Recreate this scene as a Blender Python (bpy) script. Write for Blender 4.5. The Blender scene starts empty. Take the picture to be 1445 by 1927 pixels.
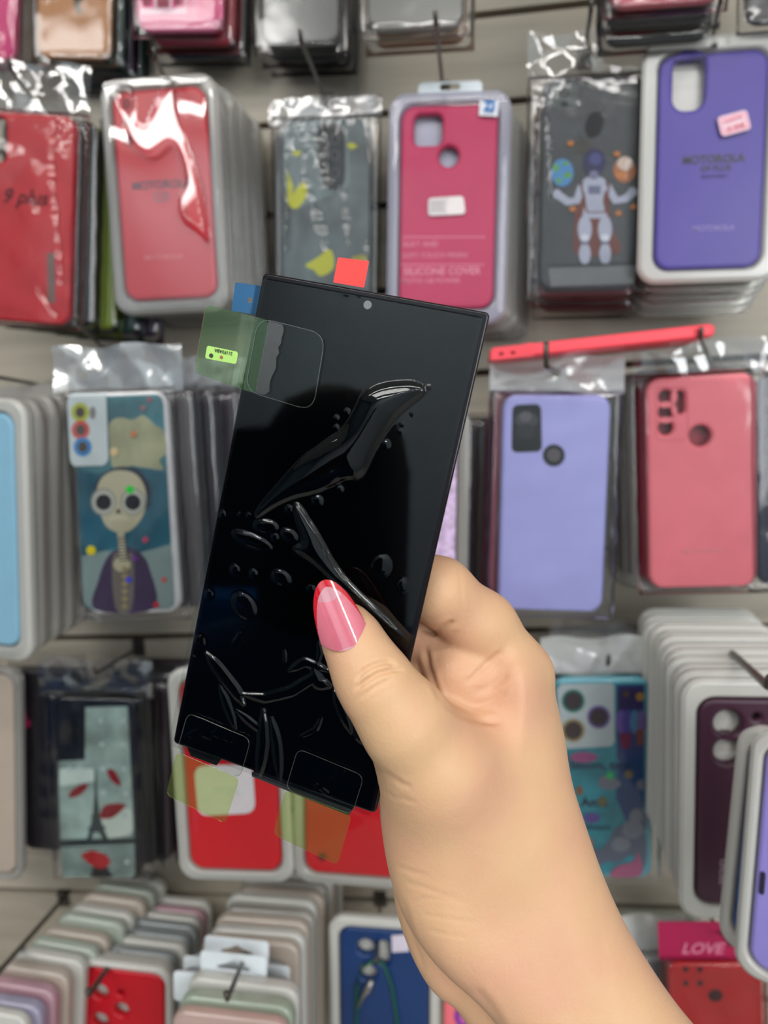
import bpy, math, random
import numpy as np
from mathutils import Vector, Matrix, noise
random.seed(4)
sc = bpy.context.scene
COL = sc.collection

# ---------------------------------------------------------------- camera
FPX, CX, CY = 1450.0, 722.5, 963.5            # focal length and centre for a 1445 x 1927 frame
EYE = np.array([0.0, 0.0, 1.45])              # the camera stands at head height in front of the wall
WALL = 0.72                                   # distance from the camera to the slatwall
_n = np.array([894-CX, 784-CY, FPX]); _n /= np.linalg.norm(_n)
_r = np.array([1, -.05, 0.]); _r -= _n*(_r@_n); _r /= np.linalg.norm(_r)
_d = np.cross(_n, _r)
RM = np.stack([_r, _n, -_d])                  # camera-axes vector (right, down, forward) -> world
cam_d = bpy.data.cameras.new('camera'); cam = bpy.data.objects.new('camera', cam_d); COL.objects.link(cam)
_x, _y, _z = RM@np.array([1, 0, 0]), RM@np.array([0, -1, 0]), RM@np.array([0, 0, -1])
cam.matrix_world = Matrix(((_x[0], _y[0], _z[0], EYE[0]), (_x[1], _y[1], _z[1], EYE[1]), (_x[2], _y[2], _z[2], EYE[2]), (0, 0, 0, 1)))
cam_d.sensor_fit = 'VERTICAL'; cam_d.sensor_height = 36.0; cam_d.lens = FPX/1927*36.0
cam_d.clip_start = .01; cam_d.clip_end = 50
cam_d.dof.use_dof = True; cam_d.dof.focus_distance = .262; cam_d.dof.aperture_fstop = cam_d.lens/3.1; cam_d.dof.aperture_blades = 0
sc.camera = cam
sc.view_settings.view_transform = 'Standard'; sc.view_settings.look = 'None'
sc.view_settings.gamma = 1; sc.view_settings.use_curve_mapping = False
sc.view_settings.exposure = -0.68
sc.cycles.use_denoising = True
sc.cycles.max_bounces = 16; sc.cycles.transparent_max_bounces = 40; sc.cycles.diffuse_bounces = 3
sc.cycles.caustics_reflective = False; sc.cycles.caustics_refractive = False
sc.cycles.sample_clamp_indirect = 6

# ---------------------------------------------------------------- world and lamps
w = bpy.data.worlds.new('world'); sc.world = w; w.use_nodes = True
w.node_tree.nodes['Background'].inputs[0].default_value = (.95, .97, 1, 1)
w.node_tree.nodes['Background'].inputs[1].default_value = .3

def area(name, loc, aim, sx, sy, power, col=(1, .985, .95)):
    l = bpy.data.lights.new(name, 'AREA'); l.shape = 'RECTANGLE'; l.size = sx; l.size_y = sy; l.energy = power; l.color = col
    o = bpy.data.objects.new(name, l); COL.objects.link(o); o.location = loc
    o.rotation_euler = (Vector(aim)-Vector(loc)).to_track_quat('-Z', 'Y').to_euler()
    return o
LAMPS = [((-.9, -.75, 2.72), 1.3, .09, 14), ((.35, -.75, 2.72), 1.3, .09, 14), ((-.9, -2.1, 2.72), 1.3, .09, 18), ((.45, -1.7, 2.72), 1.3, .09, 26)]
for loc, sx, sy, p in LAMPS:
    area('tube_light', loc, (loc[0], loc[1], 0), sx, sy, p)
area('ceiling_panel_light', (-1.0, -1.4, 2.72), (-1.0, -1.4, 0), .9, .6, 34)
area('front_fill_light', (1.5, -2.1, 1.75), (0, .72, 1.4), 1.1, 1.5, 60, (.97, .985, 1))  # added soft fill from behind the camera, brightens the pack fronts

# ---------------------------------------------------------------- pixel -> world helpers (real distances)
def ray(px, py): return RM@np.array([(px-CX)/FPX, (py-CY)/FPX, 1.0])
def at(px, py, Y):
    r = ray(px, py); return EYE+r*(Y/r[1])
def cam2world(p): return EYE+RM@np.asarray(p)

# ---------------------------------------------------------------- materials
MATS = {}
def lin(c): return tuple((v/255/12.92 if v/255 <= .04045 else ((v/255+.055)/1.055)**2.4) for v in c)
def newmat(name):
    m = bpy.data.materials.new(name); m.use_nodes = True; nt = m.node_tree; nt.nodes.clear()
    out = nt.nodes.new('ShaderNodeOutputMaterial'); return m, nt, out
def plain(name, rgb, rough=.5, spec=.5, metal=0, coat=0, noise_amt=.05, noise_scale=60, bump=0, bump_scale=300, sss=0, stretch=(1, 1, 1), emit=0):
    if name in MATS: return MATS[name]
    m, nt, out = newmat(name); N, L = nt.nodes, nt.links
    b = N.new('ShaderNodeBsdfPrincipled'); c = lin(rgb)
    tc = N.new('ShaderNodeTexCoord'); mp = N.new('ShaderNodeMapping'); mp.inputs['Scale'].default_value = stretch
    L.new(tc.outputs['Object'], mp.inputs[0])
    nz = N.new('ShaderNodeTexNoise'); nz.inputs['Scale'].default_value = noise_scale; nz.inputs['Detail'].default_value = 4
    L.new(mp.outputs[0], nz.inputs[0])
    cr = N.new('ShaderNodeValToRGB'); k = noise_amt
    cr.color_ramp.elements[0].color = tuple(max(0, v*(1-k*1.5)) for v in c)+(1,); cr.color_ramp.elements[0].position = .3
    cr.color_ramp.elements[1].color = tuple(min(1, v*(1+k)) for v in c)+(1,); cr.color_ramp.elements[1].position = .7
    L.new(nz.outputs[0], cr.inputs[0]); L.new(cr.outputs[0], b.inputs['Base Color'])
    b.inputs['Roughness'].default_value = rough; b.inputs['Metallic'].default_value = metal
    b.inputs['Specular IOR Level'].default_value = spec; b.inputs['Coat Weight'].default_value = coat; b.inputs['Coat Roughness'].default_value = .04
    if sss: b.inputs['Subsurface Weight'].default_value = sss; b.inputs['Subsurface Radius'].default_value = (1, .35, .2); b.inputs['Subsurface Scale'].default_value = .006
    if emit: b.inputs['Emission Color'].default_value = c+(1,); b.inputs['Emission Strength'].default_value = emit
    if bump:
        n2 = N.new('ShaderNodeTexNoise'); n2.inputs['Scale'].default_value = bump_scale; n2.inputs['Detail'].default_value = 3
        L.new(mp.outputs[0], n2.inputs[0]); bp = N.new('ShaderNodeBump'); bp.inputs['Strength'].default_value = bump; bp.inputs['Distance'].default_value = .001
        L.new(n2.outputs[0], bp.inputs['Height']); L.new(bp.outputs[0], b.inputs['Normal'])
    L.new(b.outputs[0], out.inputs[0]); MATS[name] = m; return m
def film(name, tint=(255, 255, 255), refl=1.0, base=.04, rough=.05, haze=.0, hazecol=(235, 235, 230), bump=0, bump_scale=60, dens=1.0):
    """thin clear plastic: see-through with a tint, mirror-like by angle, optional milky haze"""
    if name in MATS: return MATS[name]
    m, nt, out = newmat(name); N, L = nt.nodes, nt.links
    tr = N.new('ShaderNodeBsdfTransparent'); tr.inputs[0].default_value = tuple(v*dens for v in lin(tint))+(1,)
    gl = N.new('ShaderNodeBsdfGlossy'); gl.inputs['Roughness'].default_value = rough; gl.inputs[0].default_value = (1, 1, 1, 1)
    lw = N.new('ShaderNodeFresnel'); lw.inputs[0].default_value = 1.5
    ma = N.new('ShaderNodeMath'); ma.operation = 'MULTIPLY_ADD'; ma.inputs[1].default_value = refl; ma.inputs[2].default_value = base; ma.use_clamp = True
    L.new(lw.outputs[0], ma.inputs[0]); mx = N.new('ShaderNodeMixShader')
    src = tr
    if haze:
        df = N.new('ShaderNodeBsdfDiffuse'); df.inputs[0].default_value = lin(hazecol)+(1,)
        tl = N.new('ShaderNodeBsdfTranslucent'); tl.inputs[0].default_value = lin(hazecol)+(1,)
        ad = N.new('ShaderNodeMixShader'); ad.inputs[0].default_value = .4; L.new(df.outputs[0], ad.inputs[1]); L.new(tl.outputs[0], ad.inputs[2])
        hz = N.new('ShaderNodeMixShader'); hz.inputs[0].default_value = haze; L.new(tr.outputs[0], hz.inputs[1]); L.new(ad.outputs[0], hz.inputs[2]); src = hz
    L.new(ma.outputs[0], mx.inputs[0]); L.new(src.outputs[0], mx.inputs[1]); L.new(gl.outputs[0], mx.inputs[2]); L.new(mx.outputs[0], out.inputs[0])
    if bump:
        tc = N.new('ShaderNodeTexCoord'); nz = N.new('ShaderNodeTexNoise'); nz.inputs['Scale'].default_value = bump_scale; nz.inputs['Detail'].default_value = 3; nz.inputs['Distortion'].default_value = 1.2
        L.new(tc.outputs['Object'], nz.inputs[0]); bp = N.new('ShaderNodeBump'); bp.inputs['Strength'].default_value = bump; bp.inputs['Distance'].default_value = .004
        L.new(nz.outputs[0], bp.inputs['Height']); L.new(bp.outputs[0], gl.inputs['Normal']); L.new(bp.outputs[0], lw.inputs['Normal'])
    MATS[name] = m; return m

# ---------------------------------------------------------------- object helpers
def obj(name, me, mat=None, parent=None, smooth=False):
    o = bpy.data.objects.new(name, me); COL.objects.link(o)
    if mat is not None and not me.materials:
        for mm in (mat if isinstance(mat, (list, tuple)) else [mat]): me.materials.append(mm)
    if smooth:
        for p in me.polygons: p.use_smooth = True
    if parent is not None: o.parent = parent
    return o
def tag(o, label=None, cat=None, group=None, kind=None):
    if label:
        o['label'] = label
        if len(label.replace('-', ' ').split()) > 16: print('LONG', label)
    if cat: o['category'] = cat
    if group: o['group'] = group
    if kind: o['kind'] = kind
    return o
def empty(name, M):
    o = bpy.data.objects.new(name, None); COL.objects.link(o); o.empty_display_size = .01; o.matrix_world = M; return o
def mesh(verts, faces):
    me = bpy.data.meshes.new('m'); me.from_pydata([tuple(map(float, v)) for v in verts], [], [tuple(int(i) for i in f) for f in faces]); me.update(); return me
class MB:
    """collects shapes into one mesh, with material slots"""
    def __init__(s): s.v = []; s.f = []; s.mi = []; s.mats = []
    def slot(s, m):
        if m not in s.mats: s.mats.append(m)
        return s.mats.index(m)
    def add(s, vs, fs, m):
        b = len(s.v); k = s.slot(m); s.v += [tuple(v) for v in vs]; s.f += [tuple(i+b for i in f) for f in fs]; s.mi += [k]*len(fs)
    def box(s, x0, x1, y0, y1, z0, z1, m):
        s.add([(x0, y0, z0), (x1, y0, z0), (x1, y1, z0), (x0, y1, z0), (x0, y0, z1), (x1, y0, z1), (x1, y1, z1), (x0, y1, z1)],
              [(0, 3, 2, 1), (4, 5, 6, 7), (0, 1, 5, 4), (1, 2, 6, 5), (2, 3, 7, 6), (3, 0, 4, 7)], m)
    def build(s, name, parent=None, smooth=False):
        me = mesh(s.v, s.f)
        for m in s.mats: me.materials.append(m)
        for p, k in zip(me.polygons, s.mi): p.material_index = k; p.use_smooth = smooth
        return obj(name, me, None, parent)
def tube(pts, r, seg=8, closed=False):
    pts = [Vector(p) for p in pts]; vs = []; fs = []; n = len(pts)
    up = Vector((0, 0, 1))
    for i, p in enumerate(pts):
        t = (pts[min(i+1, n-1)]-pts[max(i-1, 0)]).normalized()
        a = t.cross(up if abs(t.z) < .95 else Vector((1, 0, 0))).normalized(); b = t.cross(a)
        rr = r[i] if isinstance(r, (list, tuple)) else r
        for k in range(seg):
            an = 2*math.pi*k/seg; vs.append(p+a*math.cos(an)*rr+b*math.sin(an)*rr)
    for i in range(n-1):
        for k in range(seg):
            j = (k+1) % seg; fs.append((i*seg+k, i*seg+j, (i+1)*seg+j, (i+1)*seg+k))
    fs.append(tuple(range(seg))[::-1]); fs.append(tuple((n-1)*seg+k for k in range(seg)))
    return vs, fs
def rrect(w, h, r, n=6, cx=0, cz=0):
    r = min(r, w/2*.999, h/2*.999); P = []
    for sx, sz, a0 in ((1, 1, 0), (-1, 1, 90), (-1, -1, 180), (1, -1, 270)):
        for k in range(n+1):
            a = math.radians(a0+90*k/n); P.append((cx+sx*(w/2-r)+r*math.cos(a), cz+sz*(h/2-r)+r*math.sin(a)))
    return P
def circ(cx, cz, r, n=24, rz=None): return [(cx+r*math.cos(2*math.pi*k/n), cz+(rz or r)*math.sin(2*math.pi*k/n)) for k in range(n)]
def plate(outer, holes=(), y0=0., y1=.001, bevel=0., res=2):
    """flat plate in local x/z with its thickness along y, holes cut through, rounded edges"""
    cu = bpy.data.curves.new('c', 'CURVE'); cu.dimensions = '2D'; cu.fill_mode = 'BOTH'
    for k, P in enumerate([outer]+list(holes)):
        sp = cu.splines.new('POLY'); sp.points.add(len(P)-1)
        for q, (x, z) in zip(sp.points, P): q.co = (x, z, 0, 1)
        sp.use_cyclic_u = True
    th = abs(y1-y0); bevel = min(bevel, th/2*.98)
    cu.extrude = th/2-bevel; cu.bevel_depth = bevel; cu.bevel_resolution = res; cu.offset = -bevel
    o = bpy.data.objects.new('t', cu); me = bpy.data.meshes.new_from_object(o)
    bpy.data.objects.remove(o); bpy.data.curves.remove(cu)
    n = len(me.vertices); a = np.empty(n*3); me.vertices.foreach_get('co', a); a = a.reshape(-1, 3)
    b = np.stack([a[:, 0], (y0+y1)/2-a[:, 2], a[:, 1]], 1); me.vertices.foreach_set('co', b.ravel()); me.update(); me.materials.clear()
    return me
def text_mesh(s, size, bold=0., shear=0., thick=.00005):
    cu = bpy.data.curves.new('t', 'FONT'); cu.body = s; cu.size = size; cu.align_x = 'CENTER'; cu.align_y = 'CENTER'; cu.extrude = thick; cu.offset = bold*size; cu.shear = shear; cu.resolution_u = 3
    o = bpy.data.objects.new('t', cu); me = bpy.data.meshes.new_from_object(o); bpy.data.objects.remove(o); bpy.data.curves.remove(cu)
    return me
def place_text(me, x, y, z, width=None, rot=0, mirror=False):
    n = len(me.vertices); a = np.empty(n*3); me.vertices.foreach_get('co', a); a = a.reshape(-1, 3)
    s = 1. if width is None or n == 0 else width/(a[:, 0].max()-a[:, 0].min())
    X, Z, Yt = a[:, 0]*s, a[:, 1]*s, a[:, 2]
    if mirror: X = -X
    c, q = math.cos(rot), math.sin(rot)
    b = np.stack([x+X*c-Z*q, y-Yt, z+X*q+Z*c], 1); me.vertices.foreach_set('co', b.ravel()); me.update(); me.materials.clear(); return me

# ---------------------------------------------------------------- the room
M_LAM = plain('laminate_wood', (178, 168, 152), .45, .4, noise_amt=.10, noise_scale=7, stretch=(1, 1, 9))
M_GRV = plain('groove_mdf', (74, 56, 38), .8, .2)
Z0, Z1 = .0, 2.75
mb = MB(); zs = sorted(float(at(px, py, WALL)[2]) for px, py in ((700, 1850), (500, 1688), (560, 1525), (560, 1360), (1150, 1184), (900, 1041), (900, 868), (930, 700), (960, 530), (965, 366), (965, 190), (940, 24)))
while zs[0]-.09 > .1: zs.insert(0, zs[0]-.09)
while zs[-1] < 2.6: zs.append(zs[-1]+.095)
GW, GD = .0062, .012
edges = [Z0]
for z in zs: edges += [z-GW/2, z+GW/2]
edges.append(Z1)
for k in range(len(edges)-1):
    a, b = edges[k], edges[k+1]
    if k % 2 == 0: mb.box(-2.2, 2.2, WALL, WALL+.018, a, b, M_LAM)
    else: mb.box(-2.2, 2.2, WALL+GD, WALL+.018, a, b, M_GRV)
tag(mb.build('wall_back'), kind='structure')
def slab(name, x0, x1, y0, y1, z0, z1, m):
    mb = MB(); mb.box(x0, x1, y0, y1, z0, z1, m); return tag(mb.build(name), kind='structure')
slab('floor', -2.2, 2.2, -2.4, WALL+.02, -.1, 0, plain('floor_tile', (170, 166, 158), .35, noise_amt=.12, noise_scale=5))
slab('ceiling', -2.2, 2.2, -2.4, WALL+.02, 2.75, 2.85, plain('ceiling_paint', (232, 230, 224), .8))
slab('wall_front', -2.2, 2.2, -2.5, -2.4, 0, 2.75, plain('pale_paint', (186, 200, 210), .7))
slab('wall_left', -2.3, -2.2, -2.4, WALL, 0, 2.75, plain('blue_grey_paint', (70, 92, 108), .7))
slab('wall_right', 2.2, 2.3, -2.4, WALL, 0, 2.75, MATS['pale_paint'])

# ================================================================ the loose display panel
PW = .077
TLd, TRd, BRd, BLd = .254844, .236311, .256427, .274960      # distances of its corners, metres
_c = [np.array([(x-CX)/FPX, (y-CY)/FPX, 1.])*d for (x, y), d in zip(((495, 512), (922, 588), (703, 1531), (322, 1397)), (TLd, TRd, BRd, BLd))]
_u = _c[1]-_c[0]; _u /= np.linalg.norm(_u); _v = _c[3]-_c[0]; PH = np.linalg.norm(_v); _v -= _u*(_u@_v); _v /= np.linalg.norm(_v); _k = np.cross(_u, _v)
U, V, K = RM@_u, RM@_v, RM@_k; ORG = cam2world(_c[0])
MD = Matrix(((U[0], K[0], -V[0], ORG[0]), (U[1], K[1], -V[1], ORG[1]), (U[2], K[2], -V[2], ORG[2]), (0, 0, 0, 1)))
def D(px, py):
    """photo pixel -> local x, z on the panel's face"""
    r = np.array([(px-CX)/FPX, (py-CY)/FPX, 1.]); t = (_c[0]@_k)/(r@_k); p = r*t-_c[0]; return (float(p@_u), float(-(p@_v)))
def face_depth(px, py):
    r = np.array([(px-CX)/FPX, (py-CY)/FPX, 1.]); return float((_c[0]@_k)/(r@_k))
disp = empty('phone_display_panel', MD)
tag(disp, 'loose black smartphone display panel with bubbled protective film, held in the hand', 'phone screen')
M_GLASS = plain('black_glass', (5, 6, 8), .03, .2, noise_amt=0)
M_EDGE = plain('dark_plum_edge', (14, 8, 12), .12, .3, coat=.12)
M_ACT = plain('black_screen', (3, 4, 6), .04, .12, noise_amt=0)
T = .0016
def dplate(name, outer, y0, y1, bev, m, holes=(), parent=disp, smooth=False):
    return obj(name, plate(outer, holes, y0, y1, bev), m, parent, smooth)
dplate('glass', rrect(PW, PH, .0016, 5, PW/2, -PH/2), 0, T, .0007, M_EDGE)
dplate('screen', rrect(PW-.0035, PH-.0028, .0012, 5, PW/2-.0002, -PH/2-.0003), -.00012, .0002, .00005, M_ACT)
hx, hz = D(692, 574)
dplate('camera_hole', circ(hx, hz, .00135), -.0003, -.00012, 0, plain('hole_grey', (178, 176, 172), .5))

# protective film: a clear sheet with air bubbles lifted under it
def poly_sdf(P, X, Z):
    P = np.asarray(P, float); A = P; B = np.roll(P, -1, 0); d2 = np.full(X.shape, 1e9); inside = np.zeros(X.shape, bool)
    for a, b in zip(A, B):
        e = b-a; wx, wz = X-a[0], Z-a[1]; t = np.clip((wx*e[0]+wz*e[1])/max(e@e, 1e-12), 0, 1)
        d2 = np.minimum(d2, (wx-e[0]*t)**2+(wz-e[1]*t)**2)
        c = (a[1] > Z) != (b[1] > Z)
        if abs(e[1]) > 1e-12: inside ^= c & (X < (Z-a[1])/e[1]*e[0]+a[0])
    return np.where(inside, -1, 1)*np.sqrt(d2)
def smooth_poly(P, it=2):
    P = np.asarray(P, float)
    for _ in range(it):
        Q = np.roll(P, -1, 0); P = np.stack([.75*P+.25*Q, .25*P+.75*Q], 1).reshape(-1, P.shape[1])
    return P
NX, NZ = 240, 500
fx0, fx1, fz0, fz1 = -.0017, PW-.0017, -.0022, -PH-.0011
gx, gzv = np.meshgrid(np.linspace(fx0, fx1, NX), np.linspace(fz0, fz1, NZ))
H = np.zeros_like(gx)
B1 = [(481, 970), (489, 952), (526, 911), (570, 862), (611, 833), (648, 809), (668, 776), (683, 744), (705, 727), (738, 719), (779, 717), (803, 729), (799, 744), (775, 760), (742, 788), (717, 825), (697, 862), (685, 891), (668, 903), (652, 901), (628, 915), (595, 929), (554, 937), (521, 952), (497, 968), (485, 976)]
B2 = [(554, 948), (562, 946), (579, 972), (603, 1009), (630, 1062), (663, 1100), (715, 1149), (757, 1194), (764, 1201), (732, 1182), (674, 1138), (625, 1092), (590, 1058), (553, 1035), (554, 1028), (573, 1021), (566, 1000), (555, 968)]
for P, hm, R in ((B1, .0023, .0090), (B2, .0015, .0042)):
    s = poly_sdf(smooth_poly([D(*p) for p in P], 2), gx, gzv); t = np.clip(-s/R, 0, 1); H = np.maximum(H, hm*np.sqrt(1-(1-t)**2))
def stroke(pts, wpx, hm):
    global H
    Q = [np.array(D(*p)) for p in pts]; wr = wpx*.257/FPX; d = np.full(gx.shape, 1.)
    for i, (a, b) in enumerate(zip(Q[:-1], Q[1:])):
        e = b-a; t = np.clip(((gx-a[0])*e[0]+(gzv-a[1])*e[1])/(e@e), 0, 1); s = (i+t)/(len(Q)-1)
        taper = np.maximum(.25, 1-np.abs(2*s-1)**3)
        d = np.minimum(d, np.hypot(gx-a[0]-e[0]*t, gzv-a[1]-e[1]*t)/(wr*taper))
    H = np.maximum(H, .75*hm*np.sqrt(np.clip(1-d*d, 0, 1)))
for pts, wp, hm in (([(390, 1228), (410, 1255), (445, 1300), (460, 1325)], 13, .0009), ([(455, 1305), (500, 1313), (550, 1300), (590, 1275), (620, 1292)], 11, .0008),
                    ([(497, 1335), (496, 1400), (488, 1465)], 12, .0009), ([(512, 1350), (522, 1400), (528, 1470)], 10, .0008), ([(415, 1290), (430, 1330), (445, 1372)], 9, .0006),
                    ([(445, 1335), (475, 1360), (500, 1380)], 8, .0006), ([(630, 1300), (645, 1335), (662, 1378)], 11, .0008), ([(672, 1360), (680, 1385), (700, 1402)], 12, .0008), ([(562, 1388), (595, 1372), (606, 1350)], 5, .0005),
                    ([(545, 1262), (575, 1245), (620, 1262)], 9, .0007), ([(455, 1185), (447, 1200), (438, 1212)], 3, .0004), ([(600, 1205), (604, 1225), (598, 1250)], 5, .0005),
                    ([(535, 1218), (537, 1235), (536, 1250)], 3, .0004), ([(590, 1255), (600, 1285), (622, 1290)], 12, .0009), ([(650, 1315), (640, 1290), (625, 1275)], 6, .0005),
                    ([(585, 1490), (620, 1470), (660, 1440)], 4, .0004), ([(590, 1470), (620, 1495), (640, 1490)], 5, .0004), ([(600, 1440), (575, 1460), (560, 1490)], 3, .0003),
                    ([(400, 1380), (425, 1378), (440, 1395)], 14, .0003), ([(350, 1385), (380, 1375), (400, 1390)], 9, .0003)):
    stroke(pts, wp, hm)
def blob(x, y, a, b, hm, ang=0):
    global H
    c = D(x, y); k = .257/FPX; X, Z = (gx-c[0])/k, -(gzv-c[1])/k; an = math.radians(ang)+.22
    p, q = X*math.cos(an)+Z*math.sin(an), -X*math.sin(an)+Z*math.cos(an)
    H = np.maximum(H, .65*hm*np.sqrt(np.clip(1-(p/a)**2-(q/b)**2, 0, 1)))
for b_ in ((475, 1017, 45, 13, .0007, -6), (501, 990, 26, 13, .0007, -20), (545, 1007, 18, 11, .0006), (518, 1010, 8, 8, .0004), (443, 1071, 10, 10, .0005), (478, 1078, 8, 8, .0005), (530, 1087, 21, 14, .0007), (460, 1140, 30, 22, .0009, 20), (394, 1118, 10, 10, .0005), (373, 1215, 16, 24, .0007),
           (717, 1065, 18, 21, .0006), (757, 1100, 9, 11, .0005), (807, 729, 5, 5, .0004), (778, 778, 4, 4, .0003), (760, 799, 4, 4, .0003), (756, 812, 4, 4, .0003), (727, 836, 6, 6, .0004), (654, 775, 4, 4, .0003), (634, 787, 4, 4, .0003), (634, 805, 4, 4, .0003), (598, 942, 11, 10, .0005),
           (545, 958, 8, 8, .0004), (420, 968, 7, 8, .0004), (452, 968, 4, 4, .0003), (470, 970, 6, 5, .0003), (652, 551, 9, 6, .0003), (586, 1108, 9, 9, .0004), (600, 1060, 5, 5, .0003), (640, 920, 7, 6, .0003), (545, 1425, 5, 4, .0003)):
    blob(*b_)
for _ in range(60):
    p = (random.uniform(380, 720), random.uniform(1180, 1480)); blob(p[0], p[1], random.uniform(1.2, 3.5), random.uniform(1.2, 3), .00025, random.uniform(0, 180))
for _ in range(2):
    H = (H+np.roll(H, 1, 0)+np.roll(H, -1, 0)+np.roll(H, 1, 1)+np.roll(H, -1, 1))/5
wav = .00006*np.sin(gx*260+gzv*90)*np.sin(gzv*140)
edge = np.clip(-gx/.0017, 0, 1)
vv = np.stack([gx, -.00042-H+wav*0+edge*.0006, gzv], 2).reshape(-1, 3)
idx = np.arange(NX*NZ).reshape(NZ, NX)
ff = np.stack([idx[:-1, :-1], idx[1:, :-1], idx[1:, 1:], idx[:-1, 1:]], 2).reshape(-1, 4)
M_FILM = film('protective_film', (236, 240, 240), .85, .0, .03)
obj('protective_film', mesh(vv, ff), M_FILM, disp, True)

def dpoly(pts, it=2):
    return [tuple(p) for p in smooth_poly([D(*p) for p in pts], it)]
def corner_poly(pts, r=.0035, n=5):
    """local polygon with rounded corners from photo pixels"""
    P = [np.array(D(*p)) for p in pts]; out = []
    for i, p in enumerate(P):
        a, b = P[i-1]-p, P[(i+1) % len(P)]-p; rr = min(r, np.linalg.norm(a)*.45, np.linalg.norm(b)*.45)
        a = p+a/np.linalg.norm(a)*rr; b = p+b/np.linalg.norm(b)*rr
        for k in range(n+1):
            t = k/n; out.append(tuple((1-t)**2*a+2*t*(1-t)*p+t*t*b))
    return out
M_BLUE = film('blue_tape', (130, 180, 220), .5, .01, .15, haze=.55, hazecol=(84, 150, 200))
M_RED = plain('coral_tape', (255, 62, 58), .45, .4)
bx, bz = D(468, 564)
dplate('blue_tab', corner_poly([(441, 530), (500, 539), (492, 594), (433, 584)], .0005, 2), .0008, .00095, 0, M_BLUE, [circ(bx, bz, .00095)])
dplate('pull_tab', corner_poly([(637, 485), (695, 492), (686, 542), (628, 532)], .0004, 2), -.00055, -.00045, 0, M_RED)
def curl_sheet(name, pts, r, m, curl, side, y=-.0013, holes=()):
    """thin film sheet; it bends away from the panel past its edge"""
    me = plate(corner_poly(pts, r), holes, y, y+.00012, 0)
    import bmesh
    bm = bmesh.new(); bm.from_mesh(me)
    for ax, (lo, hi) in ((0, (-.06, .09)), (2, (-.2, .0))):
        c = lo
        while c < hi:
            no = (1, 0, 0) if ax == 0 else (0, 0, 1); co = (c, 0, 0) if ax == 0 else (0, 0, c)
            bmesh.ops.bisect_plane(bm, geom=bm.verts[:]+bm.edges[:]+bm.faces[:], plane_co=co, plane_no=no); c += .0016
    for v in bm.verts: v.co.y += curl(v.co.x, v.co.z)
    bm.to_mesh(me); bm.free(); return obj(name, me, m, disp, True)
M_GRN = film('green_film', (240, 250, 234), .9, .01, .06, haze=.08, hazecol=(130, 190, 120))
M_CLR = film('clear_film', (246, 248, 246), .4, .0, .04)
M_LIME = plain('lime_label', (168, 212, 110), .5)
M_INK = plain('dark_ink', (38, 52, 46), .5)
gcurl = lambda x, z: -.0008*min(1, max(0, -x)*400)
curl_sheet('green_film_tab', [(393, 575), (509, 604), (484, 742), (370, 702)], .0022, M_GRN, gcurl, 0)
curl_sheet('clear_film_tab', [(509, 604), (616, 630), (592, 775), (484, 742)], .0055, M_CLR, lambda x, z: 0, 0)
lab = curl_sheet('film_label', [(396, 652), (454, 664), (450, 687), (392, 676)], .0009, M_LIME, gcurl, 0, -.0016)
lx, lz = D(427, 664); a0 = D(396, 652); a1 = D(454, 664); ang = math.atan2(a1[1]-a0[1], a1[0]-a0[0])
obj('label_text', place_text(text_mesh('211F3ABA', .0022, .01), lx, -.0026, lz, .0067, ang+math.pi), M_INK, lab)
c1 = D(404, 671); c2 = D(423, 674)
obj('label_dot', plate(circ(c1[0], c1[1], .0007), (), -.0027, -.0023), M_INK, lab)
obj('label_dot', plate(circ(c2[0], c2[1], .0005), (), -.0027, -.0023), plain('rust_ink', (168, 84, 60), .5), lab)
M_RIMF = film('film_cut_edge', (240, 244, 238), 1.2, .06, .1, haze=.08, hazecol=(210, 220, 205))
def cut_edge(pts, r, f=.985):
    c_ = np.mean(pts, 0); inner = [tuple(c_+(np.array(q)-c_)*f) for q in pts]
    return obj('film_edge', plate(corner_poly(pts, r), [corner_poly(inner, r*f)], -.00150, -.00142), M_RIMF, disp)
cut_edge([(489, 598), (616, 630), (592, 775), (464, 736)], .0055); cut_edge([(357, 1338), (476, 1388), (455, 1462), (336, 1412)], .003); cut_edge([(563, 1405), (688, 1457), (665, 1530), (540, 1482)], .003)
# ragged glue strip next to the green part
M_GLUE = film('glue_haze', (225, 225, 225), .8, .02, .3, haze=.06, hazecol=(200, 205, 205))
rag = [(509, 605), (534, 612)]+[(536-2*k+random.uniform(-4, 4), 620+k*9) for k in range(14)]+[(500, 744), (484, 740)]
obj('glue_strip', plate([D(*p) for p in rag], (), -.00152, -.00148), M_GLUE, disp)
curl_b = lambda x, z: -.0016*math.sin(max(0, -z-PH)*75)
M_YG = film('yellow_green_film', (242, 250, 220), .6, .01, .05, haze=.06, hazecol=(190, 205, 120))
curl_sheet('clear_corner_tab', [(357, 1338), (476, 1388), (455, 1462), (336, 1412)], .003, M_CLR, curl_b, 0)
curl_sheet('yellow_green_tab', [(336, 1412), (455, 1462), (431, 1543), (321, 1490)], .0022, M_YG, curl_b, 0)
curl_sheet('clear_corner_tab', [(563, 1405), (688, 1457), (665, 1530), (540, 1482)], .003, M_CLR, curl_b, 0)
curl_sheet('yellow_green_tab', [(540, 1482), (665, 1530), (640, 1620), (520, 1563)], .0022, M_YG, curl_b, 0)
M_FLEX = plain('black_flex', (16, 16, 18), .3, .5)
dplate('flex_connector', corner_poly([(348, 1402), (418, 1426), (406, 1442), (357, 1424)], .0004, 2), .0004, .0014, .0003, M_FLEX)
dplate('flex_connector', corner_poly([(475, 1446), (668, 1518), (655, 1536), (478, 1464)], .0004, 2), .0002, .0014, .0003, M_FLEX)
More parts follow.
